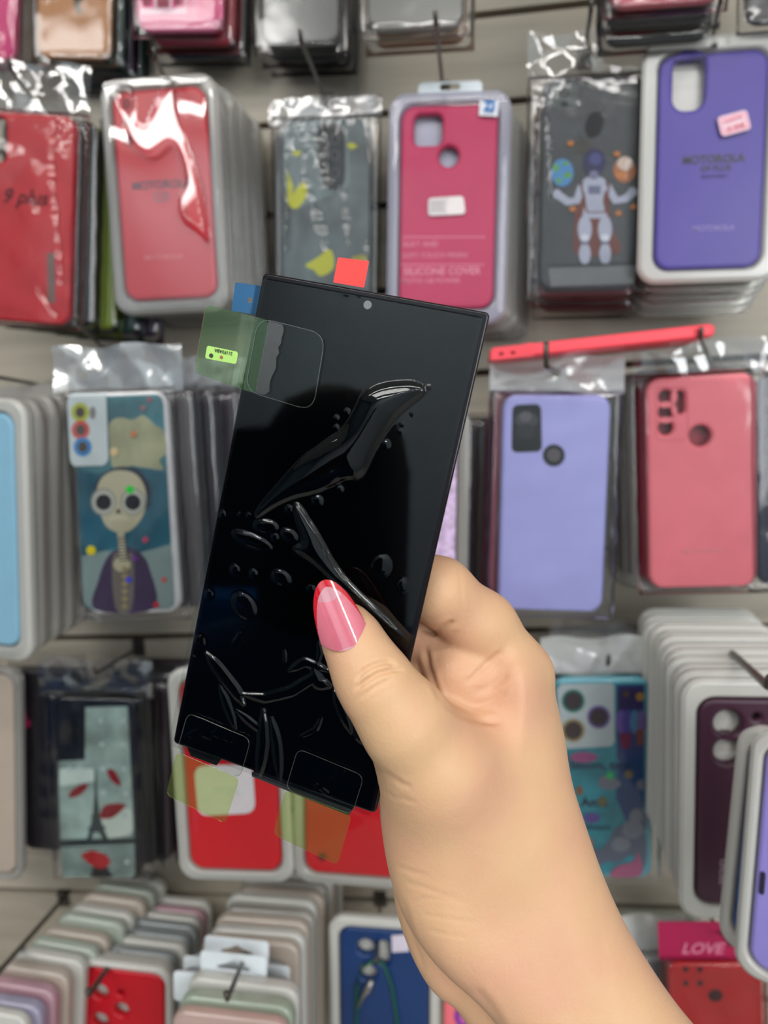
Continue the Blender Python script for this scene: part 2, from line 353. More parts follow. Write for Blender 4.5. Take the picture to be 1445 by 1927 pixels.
dplate('flex_strip', corner_poly([(474, 1452), (662, 1524), (657, 1532), (474, 1461)], .0003, 2), -.0002, .0002, .0001, plain('dark_grey_flex', (44, 44, 46), .3))

# ================================================================ the hand
def surface_nets(F, org, h):
    """smooth closed surface at F = 0 of a sampled field"""
    n = np.array(F.shape); S = F < 0
    c = np.zeros(n-1, int)
    for dx in (0, 1):
        for dy in (0, 1):
            for dz in (0, 1): c += S[dx:n[0]-1+dx, dy:n[1]-1+dy, dz:n[2]-1+dz]
    act = (c > 0) & (c < 8); ids = -np.ones(n-1, int); ijk = np.argwhere(act); ids[act] = np.arange(len(ijk))
    acc = np.zeros((len(ijk), 3)); cnt = np.zeros(len(ijk))
    corners = [(a, b, d) for a in (0, 1) for b in (0, 1) for d in (0, 1)]
    for p in corners:
        for ax in range(3):
            if p[ax] == 0:
                q = list(p); q[ax] = 1
                f0 = F[ijk[:, 0]+p[0], ijk[:, 1]+p[1], ijk[:, 2]+p[2]]; f1 = F[ijk[:, 0]+q[0], ijk[:, 1]+q[1], ijk[:, 2]+q[2]]
                m = (f0 < 0) != (f1 < 0); t = np.where(m, f0/np.where(m, f0-f1, 1), 0)
                pos = np.array(p, float)[None, :]+np.zeros((len(ijk), 3)); pos[:, ax] += t
                acc[m] += pos[m]; cnt[m] += 1
    V_ = (ijk+acc/cnt[:, None])*h+org; faces = []
    for ax in range(3):
        b, d = [(1, 2), (2, 0), (0, 1)][ax]
        s0 = [slice(None)]*3; s1 = [slice(None)]*3; s0[ax] = slice(0, -1); s1[ax] = slice(1, None)
        A, Bq = S[tuple(s0)], S[tuple(s1)]
        for sgn, mk in ((0, A & ~Bq), (1, ~A & Bq)):
            e = np.argwhere(mk); e = e[(e[:, b] > 0) & (e[:, d] > 0) & (e[:, b] < n[b]-1) & (e[:, d] < n[d]-1)]
            if len(e) == 0: continue
            q = []
            for ob, od in ((1, 1), (0, 1), (0, 0), (1, 0)):
                t = e.copy(); t[:, b] -= ob; t[:, d] -= od; q.append(ids[t[:, 0], t[:, 1], t[:, 2]])
            q = np.stack(q, 1); faces.append(q if sgn == 0 else q[:, ::-1])
    return V_, np.concatenate(faces)
def smin(a, b, k):
    h = np.clip(.5+.5*(b-a)/k, 0, 1); return b+(a-b)*h-k*h*(1-h)
# everything of the hand is laid out in camera-aligned metres (right, down, away)
def c3(px, py, d): return np.array([(px-CX)/FPX*d, (py-CY)/FPX*d, d])
hstep = .00075
lo = np.array([-.026, .008, .200]); hi = np.array([.120, .212, .322])
ax_ = [np.arange(lo[i], hi[i], hstep) for i in range(3)]
GX, GY, GZ = [g.astype(np.float32) for g in np.meshgrid(*ax_, indexing='ij')]
def cone_chain(nodes, k=.004):
    out = None
    P = [c3(*n_[:3]) for n_ in nodes]; R = [n_[3]*n_[2]/FPX for n_ in nodes]
    for a, b, ra, rb in zip(P[:-1], P[1:], R[:-1], R[1:]):
        e = b-a; L2 = e@e
        t = np.clip(((GX-a[0])*e[0]+(GY-a[1])*e[1]+(GZ-a[2])*e[2])/L2, 0, 1)
        d = np.sqrt((GX-a[0]-e[0]*t)**2+(GY-a[1]-e[1]*t)**2+(GZ-a[2]-e[2]*t)**2)-(ra+(rb-ra)*t)
        out = d if out is None else smin(out, d, k)
    return out
def inflated(pts, depth, R, T, ref):
    """rounded slab: outline in pixels taken at distance ref, mid-surface depth(x, y), half thickness T"""
    P = smooth_poly([c3(x, y, ref(x, y))[:2] for x, y in pts], 3)
    X2, Y2 = np.meshgrid(ax_[0], ax_[1], indexing='ij'); s = poly_sdf(P, X2, Y2)
    for _ in range(3): s[1:-1, 1:-1] = (s[1:-1, 1:-1]*2+s[:-2, 1:-1]+s[2:, 1:-1]+s[1:-1, :-2]+s[1:-1, 2:])/6
    a = np.maximum(s+R, 0)/R; mid = depth(X2, Y2); TT = T(X2, Y2) if callable(T) else T
    b = (GZ-mid[:, :, None])/(TT[:, :, None] if callable(T) else T)
    return ((np.sqrt(a[:, :, None]**2+b**2)-1)*min(R, .02)).astype(np.float32)
thumb = cone_chain([(650, 1177, .2475, 39), (660, 1198, .246, 50), (692, 1262, .2435, 61), (718, 1303, .243, 66), (762, 1360, .2455, 80), (830, 1450, .2530, 100), (900, 1560, .264, 100)], .006)
arm_out = [(672, 1350), (700, 1400), (713, 1440), (716, 1480), (717, 1530), (722, 1590), (735, 1650), (757, 1708), (790, 1760), (835, 1808), (885, 1850), (925, 1893), (960, 1945), (1010, 2030), (1090, 2160),
           (1500, 2160), (1400, 2030), (1322, 1945), (1266, 1880), (1212, 1800), (1170, 1728), (1136, 1650), (1106, 1560), (1080, 1478), (1062, 1400), (1047, 1345), (1040, 1298), (1032, 1255), (1000, 1215), (950, 1200), (905, 1260), (895, 1345), (850, 1335), (800, 1300), (750, 1290)]
adepth = lambda x, y: .2668-.16*np.clip(y-.10, -.03, .12)+.10*np.clip(x-.02, 0, .05)
body = inflated(arm_out, adepth, .021, .0195, lambda x, y: .268-.00001*(y-1400))
heel_out = [(733, 1560), (735, 1640), (742, 1705), (765, 1775), (793, 1830), (820, 1862), (845, 1873), (870, 1902), (905, 1965), (950, 2060), (1150, 2060), (1080, 1850), (1000, 1650), (900, 1520), (800, 1500)]
heel = inflated(heel_out, lambda x, y: .289-.16*np.clip(y-.10, -.03, .12)+0*x, .015, .0135, lambda x, y: .284-.00001*(y-1400))
index = cone_chain([(985, 1262, .279, 50), (905, 1180, .274, 64), (826, 1112, .2655, 60), (735, 1068, .2705, 44), (650, 1075, .2765, 37)], .005)
middle = cone_chain([(960, 1330, .284, 62), (872, 1268, .276, 70), (850, 1225, .282, 58), (760, 1180, .282, 46), (670, 1190, .286, 39)], .006)
ring = cone_chain([(960, 1400, .297, 60), (850, 1300, .289, 62), (800, 1262, .285, 50), (720, 1290, .290, 42), (650, 1310, .292, 36)], .005)
pinky = cone_chain([(930, 1480, .303, 55), (830, 1420, .296, 46), (760, 1400, .292, 40), (690, 1410, .294, 33)], .005)
palm = cone_chain([(978, 1275, .281, 46), (968, 1400, .285, 56), (930, 1540, .280, 85)], .02)
F = smin(thumb, body, .015)
F = smin(F, palm, .010)
F = smin(F, heel, .0028)
fing = smin(index, middle, .0022); fing = np.minimum(fing, ring); fing = smin(fing, pinky, .0015)
# the fingers close flat against the back of the panel
kp = _k; plane = (GX-_c[0][0])*kp[0]+(GY-_c[0][1])*kp[1]+(GZ-_c[0][2])*kp[2]
ix, iy = (GX-_c[0][0])*_u[0]+(GY-_c[0][1])*_u[1]+(GZ-_c[0][2])*_u[2], (GX-_c[0][0])*_v[0]+(GY-_c[0][1])*_v[1]+(GZ-_c[0][2])*_v[2]
F = smin(F, fing, .005)
panel_box = np.maximum(np.maximum(ix-PW-.0002, -ix-.0002), np.maximum(np.maximum(iy-PH, -iy), np.maximum(plane-T-.0001, -.0010-plane)))
F = np.maximum(F, -panel_box)
for _ in range(2):
    F[1:-1, 1:-1, 1:-1] = (F[1:-1, 1:-1, 1:-1]*2+F[:-2, 1:-1, 1:-1]+F[2:, 1:-1, 1:-1]+F[1:-1, :-2, 1:-1]+F[1:-1, 2:, 1:-1]+F[1:-1, 1:-1, :-2]+F[1:-1, 1:-1, 2:])/8
F[:, :, 0] = F[:, :, -1] = 1; F[0] = F[-1] = 1; F[:, 0] = F[:, -1] = np.maximum(F[:, 0], .0001)
HV, HF = surface_nets(F, lo, hstep)
# keep the largest surface only is not needed; relax, then press the skin creases in
def relax(V_, Fq, it):
    for _ in range(it):
        s = np.zeros_like(V_); c = np.zeros(len(V_))
        for a, b in ((0, 1), (1, 2), (2, 3), (3, 0)):
            np.add.at(s, Fq[:, a], V_[Fq[:, b]]); np.add.at(c, Fq[:, a], 1)
        V_ = .5*V_+.5*s/c[:, None]
    return V_
HV = relax(HV, HF, 4)
q1, q2 = HV[HF[:, 1]]-HV[HF[:, 0]], HV[HF[:, 3]]-HV[HF[:, 0]]; fn = np.cross(q1, q2); vn = np.zeros_like(HV)
for k in range(4): np.add.at(vn, HF[:, k], fn)
vn /= np.linalg.norm(vn, axis=1)[:, None]+1e-12
if (vn*(HV-HV.mean(0))).sum() < 0: vn = -vn; HF = HF[:, ::-1]
hpx, hpy = HV[:, 0]/HV[:, 2]*FPX+CX, HV[:, 1]/HV[:, 2]*FPX+CY
facing = np.clip(-(vn*HV).sum(1)/np.linalg.norm(HV, axis=1), 0, 1)
def crease(pts, wpx, dep, rim=.35):
    d = np.full(len(HV), 1e9); S = np.zeros(len(HV))
    Q = np.array(pts, float)
    for i, (a, b) in enumerate(zip(Q[:-1], Q[1:])):
        e = b-a; t = np.clip(((hpx-a[0])*e[0]+(hpy-a[1])*e[1])/(e@e), 0, 1); dd = np.hypot(hpx-a[0]-e[0]*t, hpy-a[1]-e[1]*t)
        m = dd < d; d[m] = dd[m]; S[m] = ((i+t)/(len(Q)-1))[m]
    prof = (np.exp(-(d/wpx)**2)-rim*np.exp(-((d-2.2*wpx)/wpx)**2))*np.clip(np.sin(np.pi*S)*2.2, 0, 1)
    return -dep*prof*np.clip(facing*1.5, 0, 1)
disp_h = np.zeros(len(HV))
for pts, wp, dp, *rm in (([(668, 1282), (684, 1262), (705, 1250), (728, 1245), (748, 1252)], 4, .0010, .15), ([(664, 1300), (685, 1284), (710, 1268), (738, 1260), (762, 1260)], 4, .0011, .15),
                    ([(672, 1318), (695, 1300), (715, 1288), (740, 1276)], 3.5, .0005), ([(660, 1245), (680, 1235), (700, 1230)], 3, .00015),
                    ([(792, 1182), (815, 1190), (838, 1180), (856, 1168)], 5, .0009), ([(950, 1222), (925, 1242), (900, 1264), (875, 1290)], 5, .0006), ([(960, 1268), (925, 1290), (895, 1305)], 6, .0004), ([(955, 1300), (920, 1320), (890, 1328)], 5, .0003),
                    ([(836, 1322), (870, 1345), (905, 1356), (945, 1360)], 6, .0010), ([(800, 1215), (806, 1255), (818, 1290), (830, 1318)], 5, .0008),
                    ([(770, 1700), (800, 1690), (840, 1692), (890, 1700)], 4, .00015), ([(716, 1448), (735, 1462), (760, 1478), (775, 1480)], 5, .0003), ([(715, 1485), (740, 1500), (790, 1512)], 4, .00018), ([(760, 1660), (790, 1668), (830, 1682), (870, 1690)], 4, .0002),
                    ([(790, 1720), (820, 1725), (860, 1732), (900, 1738)], 4, .00015), ([(745, 1630), (775, 1640), (810, 1648)], 4, .0002), ([(800, 1750), (840, 1758), (880, 1765)], 4, .00015), ([(755, 1690), (775, 1760), (800, 1830)], 5, .0003), ([(890, 1860), (920, 1895), (950, 1950)], 9, .0006),
                    ([(860, 1010), (870, 1140), (862, 1180)], 4, .0001)):
    disp_h += crease(pts, wp, dp, *rm)
HV = HV+vn*disp_h[:, None]
HW = HV@RM.T+EYE
HO = cam2world(c3(1180, 1850, .255))
hand = empty('person', Matrix.Translation(Vector(HO)))
tag(hand, "person's bare hand and forearm gripping the display, long pink nail on the thumb", 'person')
def skin_mat():
    m, nt, out = newmat('skin'); N, L = nt.nodes, nt.links; b = N.new('ShaderNodeBsdfPrincipled')
    tc = N.new('ShaderNodeTexCoord'); n1 = N.new('ShaderNodeTexNoise'); n1.inputs['Scale'].default_value = 28; n1.inputs['Detail'].default_value = 5
    L.new(tc.outputs['Object'], n1.inputs[0]); cr = N.new('ShaderNodeValToRGB'); e = cr.color_ramp.elements
    e[0].position = .33; e[0].color = lin((207, 158, 128))+(1,); e[1].position = .66; e[1].color = lin((210, 170, 131))+(1,)
    L.new(n1.outputs[0], cr.inputs[0]); L.new(cr.outputs[0], b.inputs['Base Color'])
    b.inputs['Roughness'].default_value = .5; b.inputs['Specular IOR Level'].default_value = .35
    b.inputs['Subsurface Weight'].default_value = .25; b.inputs['Subsurface Radius'].default_value = (1, .4, .25); b.inputs['Subsurface Scale'].default_value = .004
    vo = N.new('ShaderNodeTexVoronoi'); vo.inputs['Scale'].default_value = 900; L.new(tc.outputs['Object'], vo.inputs['Vector'])
    n2 = N.new('ShaderNodeTexNoise'); n2.inputs['Scale'].default_value = 260; n2.inputs['Detail'].default_value = 6; L.new(tc.outputs['Object'], n2.inputs[0])
    mx = N.new('ShaderNodeMath'); mx.operation = 'MULTIPLY_ADD'; mx.inputs[1].default_value = .35; L.new(vo.outputs['Distance'], mx.inputs[0]); L.new(n2.outputs[0], mx.inputs[2])
    bp = N.new('ShaderNodeBump'); bp.inputs['Strength'].default_value = .35; bp.inputs['Distance'].default_value = .0004; L.new(mx.outputs[0], bp.inputs['Height']); L.new(bp.outputs[0], b.inputs['Normal'])
    L.new(b.outputs[0], out.inputs[0]); return m
hm_ = mesh(HW-HO, HF); obj('hand_and_forearm', hm_, skin_mat(), hand, True)
print('HAND', len(HV), len(HF))

# thumb nail: long almond, curved over the thumb, pink with a red tip
M_NAIL = plain('pink_nail', (204, 108, 124), .06, .6, coat=1, noise_amt=.08, noise_scale=90)
M_NPALE = plain('pale_pink_nail', (196, 138, 148), .06, .6, coat=1, noise_amt=.03)
M_NTIP = plain('red_nail_tip', (190, 10, 32), .08, .6, coat=1)
tipA, baseA = np.array([608., 1092.]), np.array([657., 1222.]); axn = tipA-baseA; LN = np.linalg.norm(axn); axn /= LN; pr = np.array([-axn[1], axn[0]])
NS, NT = 130, 90; nv = []; nf = []; nm = []
from mathutils.bvhtree import BVHTree
_bv = BVHTree.FromPolygons([tuple(v) for v in HV], [tuple(int(i) for i in f) for f in HF])
def skin_depth(px, py):
    d = Vector(((px-CX)/FPX, (py-CY)/FPX, 1.)).normalized(); h = _bv.ray_cast(Vector((0, 0, 0)), d); return h[0].z if h[0] else None
NB = skin_depth(660, 1216)-.0004; NTp = skin_depth(648, 1170)-.0012-.0006; NTp = NB+(NTp-NB)*2.4; print('NAIL', NB, NTp, face_depth(650, 1177))
def halfw(t): return 47*(np.clip(1-t**2.4, 0, 1)**.52)*(min(1, (t/.2))**.42 if t < .2 else 1) if t > 0 else 0.0
for i in range(NS+1):
    t = (i/NS)
    t2 = .5-.5*math.cos(math.pi*t)
    hw = halfw(t2) if 0 < t2 < 1 else 0.
    for j in range(NT+1):
        s = -1+2*j/NT
        c = baseA+axn*LN*t2+pr*s*hw
        crown = math.sqrt(max(0, 1-(s*hw/56)**2))
        dep = NB+(NTp-NB)*t2+.0072*(1-crown)
        nv.append(c3(c[0], c[1], dep))
for i in range(NS):
    for j in range(NT):
        a = i*(NT+1)+j; nf.append((a, a+1, a+NT+2, a+NT+1))
        t2 = .5-.5*math.cos(math.pi*(i+.5)/NS); s = -1+2*(j+.5)/NT; hw = halfw(t2)
        px_, py_ = baseA[0]+axn[0]*LN*t2+pr[0]*s*hw, baseA[1]+axn[1]*LN*t2+pr[1]*s*hw
        edge_d = (1-abs(s))*hw
        tipd = LN*(1-t2)
        if t2 > .3 and (t2*1.105 >= 1 or abs(s)*hw > halfw(min(.999, t2*1.105))-3.5*min(1, (t2-.3)*3)): k = 2
        elif t2 > .70+.10*s*s or t2 < .03: k = 1
        else: k = 0
        nm.append(k)
nv = np.array(nv)@RM.T+EYE-HO
me = mesh(nv, nf)
for m_ in (M_NAIL, M_NPALE, M_NTIP): me.materials.append(m_)
for p, k in zip(me.polygons, nm): p.material_index = k
nail = obj('thumb_nail', me, None, hand, True); nail['label'] = 'long almond pink nail with red tip'
md = nail.modifiers.new('thick', 'SOLIDIFY'); md.thickness = .0006; md.offset = -1 if True else 1

# the rest of the person behind the camera: dark top and hair, added unseen to darken the screen's reflection
def lathe_body(name, rings, m):
    vs = []; fs = []; n = 28
    for (x, y, z, rx, ry) in rings:
        for k in range(n):
            a = 2*math.pi*k/n; vs.append((x+rx*math.cos(a)-HO[0], y+ry*math.sin(a)-HO[1], z-HO[2]))
    for i in range(len(rings)-1):
        for k in range(n): fs.append((i*n+k, i*n+(k+1) % n, (i+1)*n+(k+1) % n, (i+1)*n+k))
    fs.append(tuple(range(n))[::-1]); fs.append(tuple((len(rings)-1)*n+k for k in range(n)))
    return obj(name, mesh(vs, fs), m, hand, True)
bx0, by0 = -.385, -.34
lathe_body('dark_blue_top', [(bx0, by0, .80, .25, .11), (bx0, by0, .95, .22, .10), (bx0, by0, 1.06, .22, .11), (bx0, by0, 1.16, .24, .115), (bx0, by0, 1.23, .24, .10), (bx0, by0, 1.28, .17, .075), (bx0, by0, 1.31, .06, .055)], plain('dark_blue_cloth', (14, 66, 110), .9, .2))
lathe_body('dark_hair', [(bx0+.03, by0, 1.26, .09, .06), (bx0+.03, by0, 1.33, .092, .08), (bx0+.035, by0, 1.40, .088, .09), (bx0+.035, by0, 1.47, .092, .09), (bx0+.035, by0, 1.52, .083, .08), (bx0+.035, by0, 1.56, .055, .055), (bx0+.035, by0, 1.575, .02, .02)], plain('dark_hair_brown', (22, 16, 14), .7, .2))

def cabinet(name, label, x0, x1, y0, y1, z1, m, cat):
    e = empty(name, Matrix.Translation(Vector(((x0+x1)/2, (y0+y1)/2, 0)))); tag(e, label, cat); w_, d_ = (x1-x0)/2, (y1-y0)/2
    mb = MB(); mb.box(-w_, w_, -d_, d_-.02, 0, z1, m); mb.build('body', e)
    for s in (-1, 1):
        mb = MB(); mb.box(min(0, s*w_)+.004, max(0, s*w_)-.004, d_-.02, d_, .06, z1-.02, m); dr = mb.build('door', e)
        mb = MB(); mb.box(s*.03-.006, s*.03+.006, d_, d_+.02, z1*.5, z1*.5+.12, M_STEEL_H); mb.build('handle', dr)
M_STEEL_H = plain('cabinet_handle_metal', (120, 120, 118), .35, metal=.8)
cabinet('added_cabinet', 'added unseen black cabinet behind the photographer, darkens the reflection in the display', -2.12, -1.52, -2.38, -2.05, 1.78, plain('added_cabinet_black', (14, 24, 20), .5, .3), 'cabinet')  # out of view, added so the display mirrors something dark
cabinet('added_counter', 'added unseen blue counter in front of the black cabinet, tints the display reflection', -2.12, -1.30, -2.0, -1.62, 1.16, plain('added_counter_blue', (12, 84, 146), .5, .3), 'counter')  # out of view, added for a bluish reflection low on the display

# ================================================================ the wall of packaged phone cases
ORD = ['front', 'second', 'third', 'fourth', 'fifth', 'sixth', 'seventh', 'eighth', 'ninth', 'tenth', 'eleventh', 'twelfth', 'thirteenth', 'fourteenth']
M_TRAY = film('clear_tray', (246, 246, 244), .8, .02, .16, haze=.32, hazecol=(250, 246, 240))
M_STK = film('stack_tray', (246, 246, 244), .8, .02, .16, haze=.12, hazecol=(240, 234, 228))
M_LIL = film('lilac_tray', (244, 244, 250), .8, .02, .16, haze=.5, hazecol=(238, 236, 255))
M_MILK = film('milky_plastic', (235, 235, 230), .8, .03, .22, haze=.78, hazecol=(255, 253, 246))
M_COVER = film('clear_cover', (255, 255, 255), .55, .0, .03)
M_BAG = film('bag_film', (252, 252, 252), .9, .0, .08)
M_BAGH = film('bag_header_film', (244, 244, 246), 2.0, .05, .08, haze=.05, hazecol=(235, 236, 240))
M_CARD = plain('white_card', (225, 232, 236), .5)
M_STEEL = plain('hook_steel', (92, 88, 82), .35, .5, metal=.8)
M_BLACK = plain('black_silicone', (26, 26, 30), .5)
M_WHITE = plain('white_print', (225, 228, 230), .5)
INK = plain('black_print', (34, 28, 44), .5)
def col(rgb, rough=.5, coat=.0): return plain('silicone_%d_%d_%d' % rgb, rgb, rough, .4, coat=coat, noise_amt=.03, noise_scale=30)
def pr_(rgb): return plain('print_%d_%d_%d' % rgb, rgb, .55, .3, noise_amt=.03)
rs = np.random.RandomState(7)
def crinkle(X, Z, seed, n=22, f0=20, f1=90, vert=0):
    r = np.random.RandomState(seed); h = np.zeros_like(X)
    for k in range(n):
        th = r.normal(0, .22) if vert else r.uniform(0, math.pi); f = r.uniform(f0, f1); ph = r.uniform(0, 1)
        wv = .25*np.sin((X*math.cos(th+1.3)+Z*math.sin(th+1.3))*r.uniform(20, 60)+r.uniform(0, 6))
        q = (X*math.cos(th)+Z*math.sin(th))*f+ph+wv; h += np.abs((q % 1)-.5)/f*20
    return h/n**.5-.5
class Pack:
    """frame of a hanging pack: local x right, z up, y into the stack, y = 0 on the case's outer face"""
    def __init__(s, top, bot, w, Y, yaw=0.):
        A, B = at(*top, Y), at(*bot, Y); C = (A+B)/2; s.H = float(np.linalg.norm(A-B))
        zc = float((C-EYE)@(RM@np.array([0, 0, 1.]))); s.W = w/FPX*zc
        roll = math.atan2(A[0]-B[0], A[2]-B[2])
        s.M = Matrix.Translation(Vector(C)) @ Matrix.Rotation(yaw, 4, 'Z') @ Matrix.Rotation(roll, 4, 'Y')
        s.Mi = s.M.inverted(); s.C = C; s.Y = Y; s.e = None
    def L(s, px, py):
        o = s.Mi @ Vector(EYE); d = s.Mi.to_3x3() @ Vector(ray(px, py)); t = -o.y/d.y; p = o+d*t; return (p.x, p.z)
    def P(s, pts): return [s.L(*p) for p in pts]
CH = .0092
def pill(x, z, w, h): return rrect(w, h, min(w, h)/2, 6, x, z)
def make_case(p, mat, holes=(), r=.011, th=CH, name='phone_case', bevel=.0028):
    return obj(name, plate(rrect(p.W, p.H, r, 7), holes, 0, th, bevel, 3), mat, p.e, True)
def sheet(name, w, h, y, m, parent, amp=0., seed=0, r=.01, nx=20, nz=40, func=None):
    X, Z = np.meshgrid(np.linspace(-w/2, w/2, nx), np.linspace(-h/2, h/2, nz))
    inset = np.maximum(0, np.abs(Z)-(h/2-r)); lim = w/2-(r-np.sqrt(np.maximum(0, r*r-inset**2)))
    X = X*(lim/(w/2))
    ed = np.clip(np.minimum(w/2-np.abs(X), h/2-np.abs(Z))/.006, 0, 1)
    Yv = y-.0008*np.sqrt(ed)
    if amp: Yv = Yv-amp*ed*np.maximum(-.2, crinkle(X, Z, seed, 6, 5, 16))
    if func is not None: Yv = Yv+func(X, Z)*ed
    idx = np.arange(nx*nz).reshape(nz, nx)
    return obj(name, mesh(np.stack([X, Yv, Z], 2).reshape(-1, 3), np.stack([idx[:-1, :-1], idx[:-1, 1:], idx[1:, 1:], idx[1:, :-1]], 2).reshape(-1, 4)), m, parent, True)
def make_tray(p, mg=.009, mgt=None, mgb=None, m=None, th=CH, cover=True, amp=.0012, seed=1, func=None, name='blister_tray', soft=0):
    mgt = mg if mgt is None else mgt; mgb = mg if mgb is None else mgb; m = m or M_TRAY
    w, h = p.W+2*mg, p.H+mgt+mgb; dz = (mgt-mgb)/2
    t = obj(name, plate(rrect(w, h, .013, 8, 0, dz), [rrect(p.W+.0024, p.H+.0024, .0115, 7)], -.0010, th+.001, .0022, 3), m, p.e, True)
    obj('tray_back', plate(rrect(w-.003, h-.003, .012, 6, 0, dz), (), th+.0006, th+.0012, 0), m, t)
    lip = obj('tray_lip', plate(rrect(w+.002, h+.002, .014, 8, 0, dz), [rrect(w-.0035, h-.0035, .0115, 8, 0, dz)], .001, .0026, .0007, 2), m, t, True)
    if cover:
        c = sheet('clear_cover', w-.003, h-.003, -.0012 if func is None else -.0052, film('satin_cover', (254, 254, 254), .35, .0, .28) if soft else M_COVER if func is None else film('glaring_cover', (255, 255, 255), .8, .055, .03), p.e, amp, seed, .012, 36 if func is None else 110, 70 if func is None else 220, func if func is None else (lambda X, Z: func(X, Z+dz))); c.location.z = dz
    return t
def make_bag(p, head=.02, side=.006, foot=.006, seed=3, amp=.0016, hamp=.005, th=CH, m=None, head_m=None, nx=36, nz=80, hw=None, vert=0, streaks=(), lamp=(-1.0, -1.4, 2.72)):
    """clear bag round the case with a crumpled flat header above it"""
    w, h = p.W+2*side, p.H+foot; nx_, nz_ = (150, 320) if streaks else (nx, nz)
    X, Z = np.meshgrid(np.linspace(-w/2, w/2, nx_), np.linspace(-p.H/2-foot, p.H/2+.003, nz_))
    ed = np.clip(np.minimum(w/2-np.abs(X), np.minimum(Z+p.H/2+foot, p.H/2+.003-Z))/.005, 0, 1); ed = np.sqrt(1-(1-ed)**2)
    vs = []; cr = crinkle(X, Z, seed, 12 if vert else 22, 8, 50, vert); cr2 = crinkle(X, Z, seed+50, 22, 10, 60)
    wob = (crinkle(X*0, Z, seed+9, 8, 30, 80))*.004*np.sign(X)*(np.abs(X) > w/2-1e-6)
    Yf = th/2-(th/2+.0012+np.maximum(0, amp*(cr+.5)))*ed
    rim_ = np.clip(1-np.minimum(w/2-np.abs(X), Z+p.H/2+foot)/.010, 0, 1); Yf = Yf-(.0022*rim_*np.abs(cr2) if nx > 20 else 0)
    if streaks:      # folds in the bag that face one of the lamps
        hv = (Vector(EYE)-p.M.translation).normalized()+(Vector(lamp)-p.M.translation).normalized(); hv /= -hv.y
        for pts, wp in streaks:
            Q = p.P(pts); d = np.full(X.shape, 1.); xc_ = np.interp(Z, [q[1] for q in Q][::-1], [q[0] for q in Q][::-1])
            for q0, q1 in zip(Q[:-1], Q[1:]):
                e_ = np.array(q1)-np.array(q0); t_ = np.clip(((X-q0[0])*e_[0]+(Z-q0[1])*e_[1])/(e_@e_), 0, 1); d = np.minimum(d, np.hypot(X-q0[0]-e_[0]*t_, Z-q0[1]-e_[1]*t_))
            wr = wp*.5*p.W/184*(1+.35*np.sin(Z*210)); m_ = np.clip(.5-(d-wr)/.0006, 0, 1)
            Yf = Yf*(1-m_)+m_*(-.0022+hv.x*(X-xc_)+hv.z*((Z % .011)-.0055)+.00025*np.sin(Z*500))
    vs.append(np.stack([X+wob, Yf, Z], 2).reshape(-1, 3))
    vs.append(np.stack([X+wob, th/2+(th/2+.0008)*ed, Z], 2).reshape(-1, 3))
    idx = np.arange(nx_*nz_).reshape(nz_, nx_); q = np.stack([idx[:-1, :-1], idx[:-1, 1:], idx[1:, 1:], idx[1:, :-1]], 2).reshape(-1, 4)
    b = obj('plastic_bag', mesh(np.concatenate(vs), np.concatenate([q, q[:, ::-1]+nx_*nz_])), m or M_BAG, p.e, True)
    if head > 0:
        hw = hw or w
        X, Z = np.meshgrid(np.linspace(-hw/2, hw/2, 44), np.linspace(p.H/2, p.H/2+head, 22))
        Yh = th/2+hamp*crinkle(X, Z, seed+5, 9, 8, 36)-.001
        idx = np.arange(44*22).reshape(22, 44)
        obj('bag_header', mesh(np.stack([X, Yh, Z+.0015*np.sin(X*120+seed)], 2).reshape(-1, 3), np.stack([idx[:-1, :-1], idx[:-1, 1:], idx[1:, 1:], idx[1:, :-1]], 2).reshape(-1, 4)), head_m or M_BAGH, b, True)
    return b
def catmull(P, n=5):
    P = np.asarray(P, float); a, b, d = np.roll(P, 1, 0), np.roll(P, -1, 0), np.roll(P, -2, 0); out = []
    for i in range(len(P)):
        for k in range(n):
            t = k/n; out.append(tuple(.5*(2*P[i]+(b[i]-a[i])*t+(2*a[i]-5*P[i]+4*b[i]-d[i])*t*t+(3*P[i]-a[i]-3*b[i]+d[i])*t**3)))
    return out
def round_quad(P, f=.14, n=4):
    P = [np.array(p) for p in P]; L0 = min(np.linalg.norm(P[i]-P[i-1]) for i in range(len(P)))*f*1.6; out = []
    for i, p in enumerate(P):
        a, b = P[i-1]-p, P[(i+1) % len(P)]-p; a = p+a/np.linalg.norm(a)*L0; b = p+b/np.linalg.norm(b)*L0
        for k in range(n+1): t = k/n; out.append(tuple((1-t)**2*a+2*t*(1-t)*p+t*t*b))
    return out
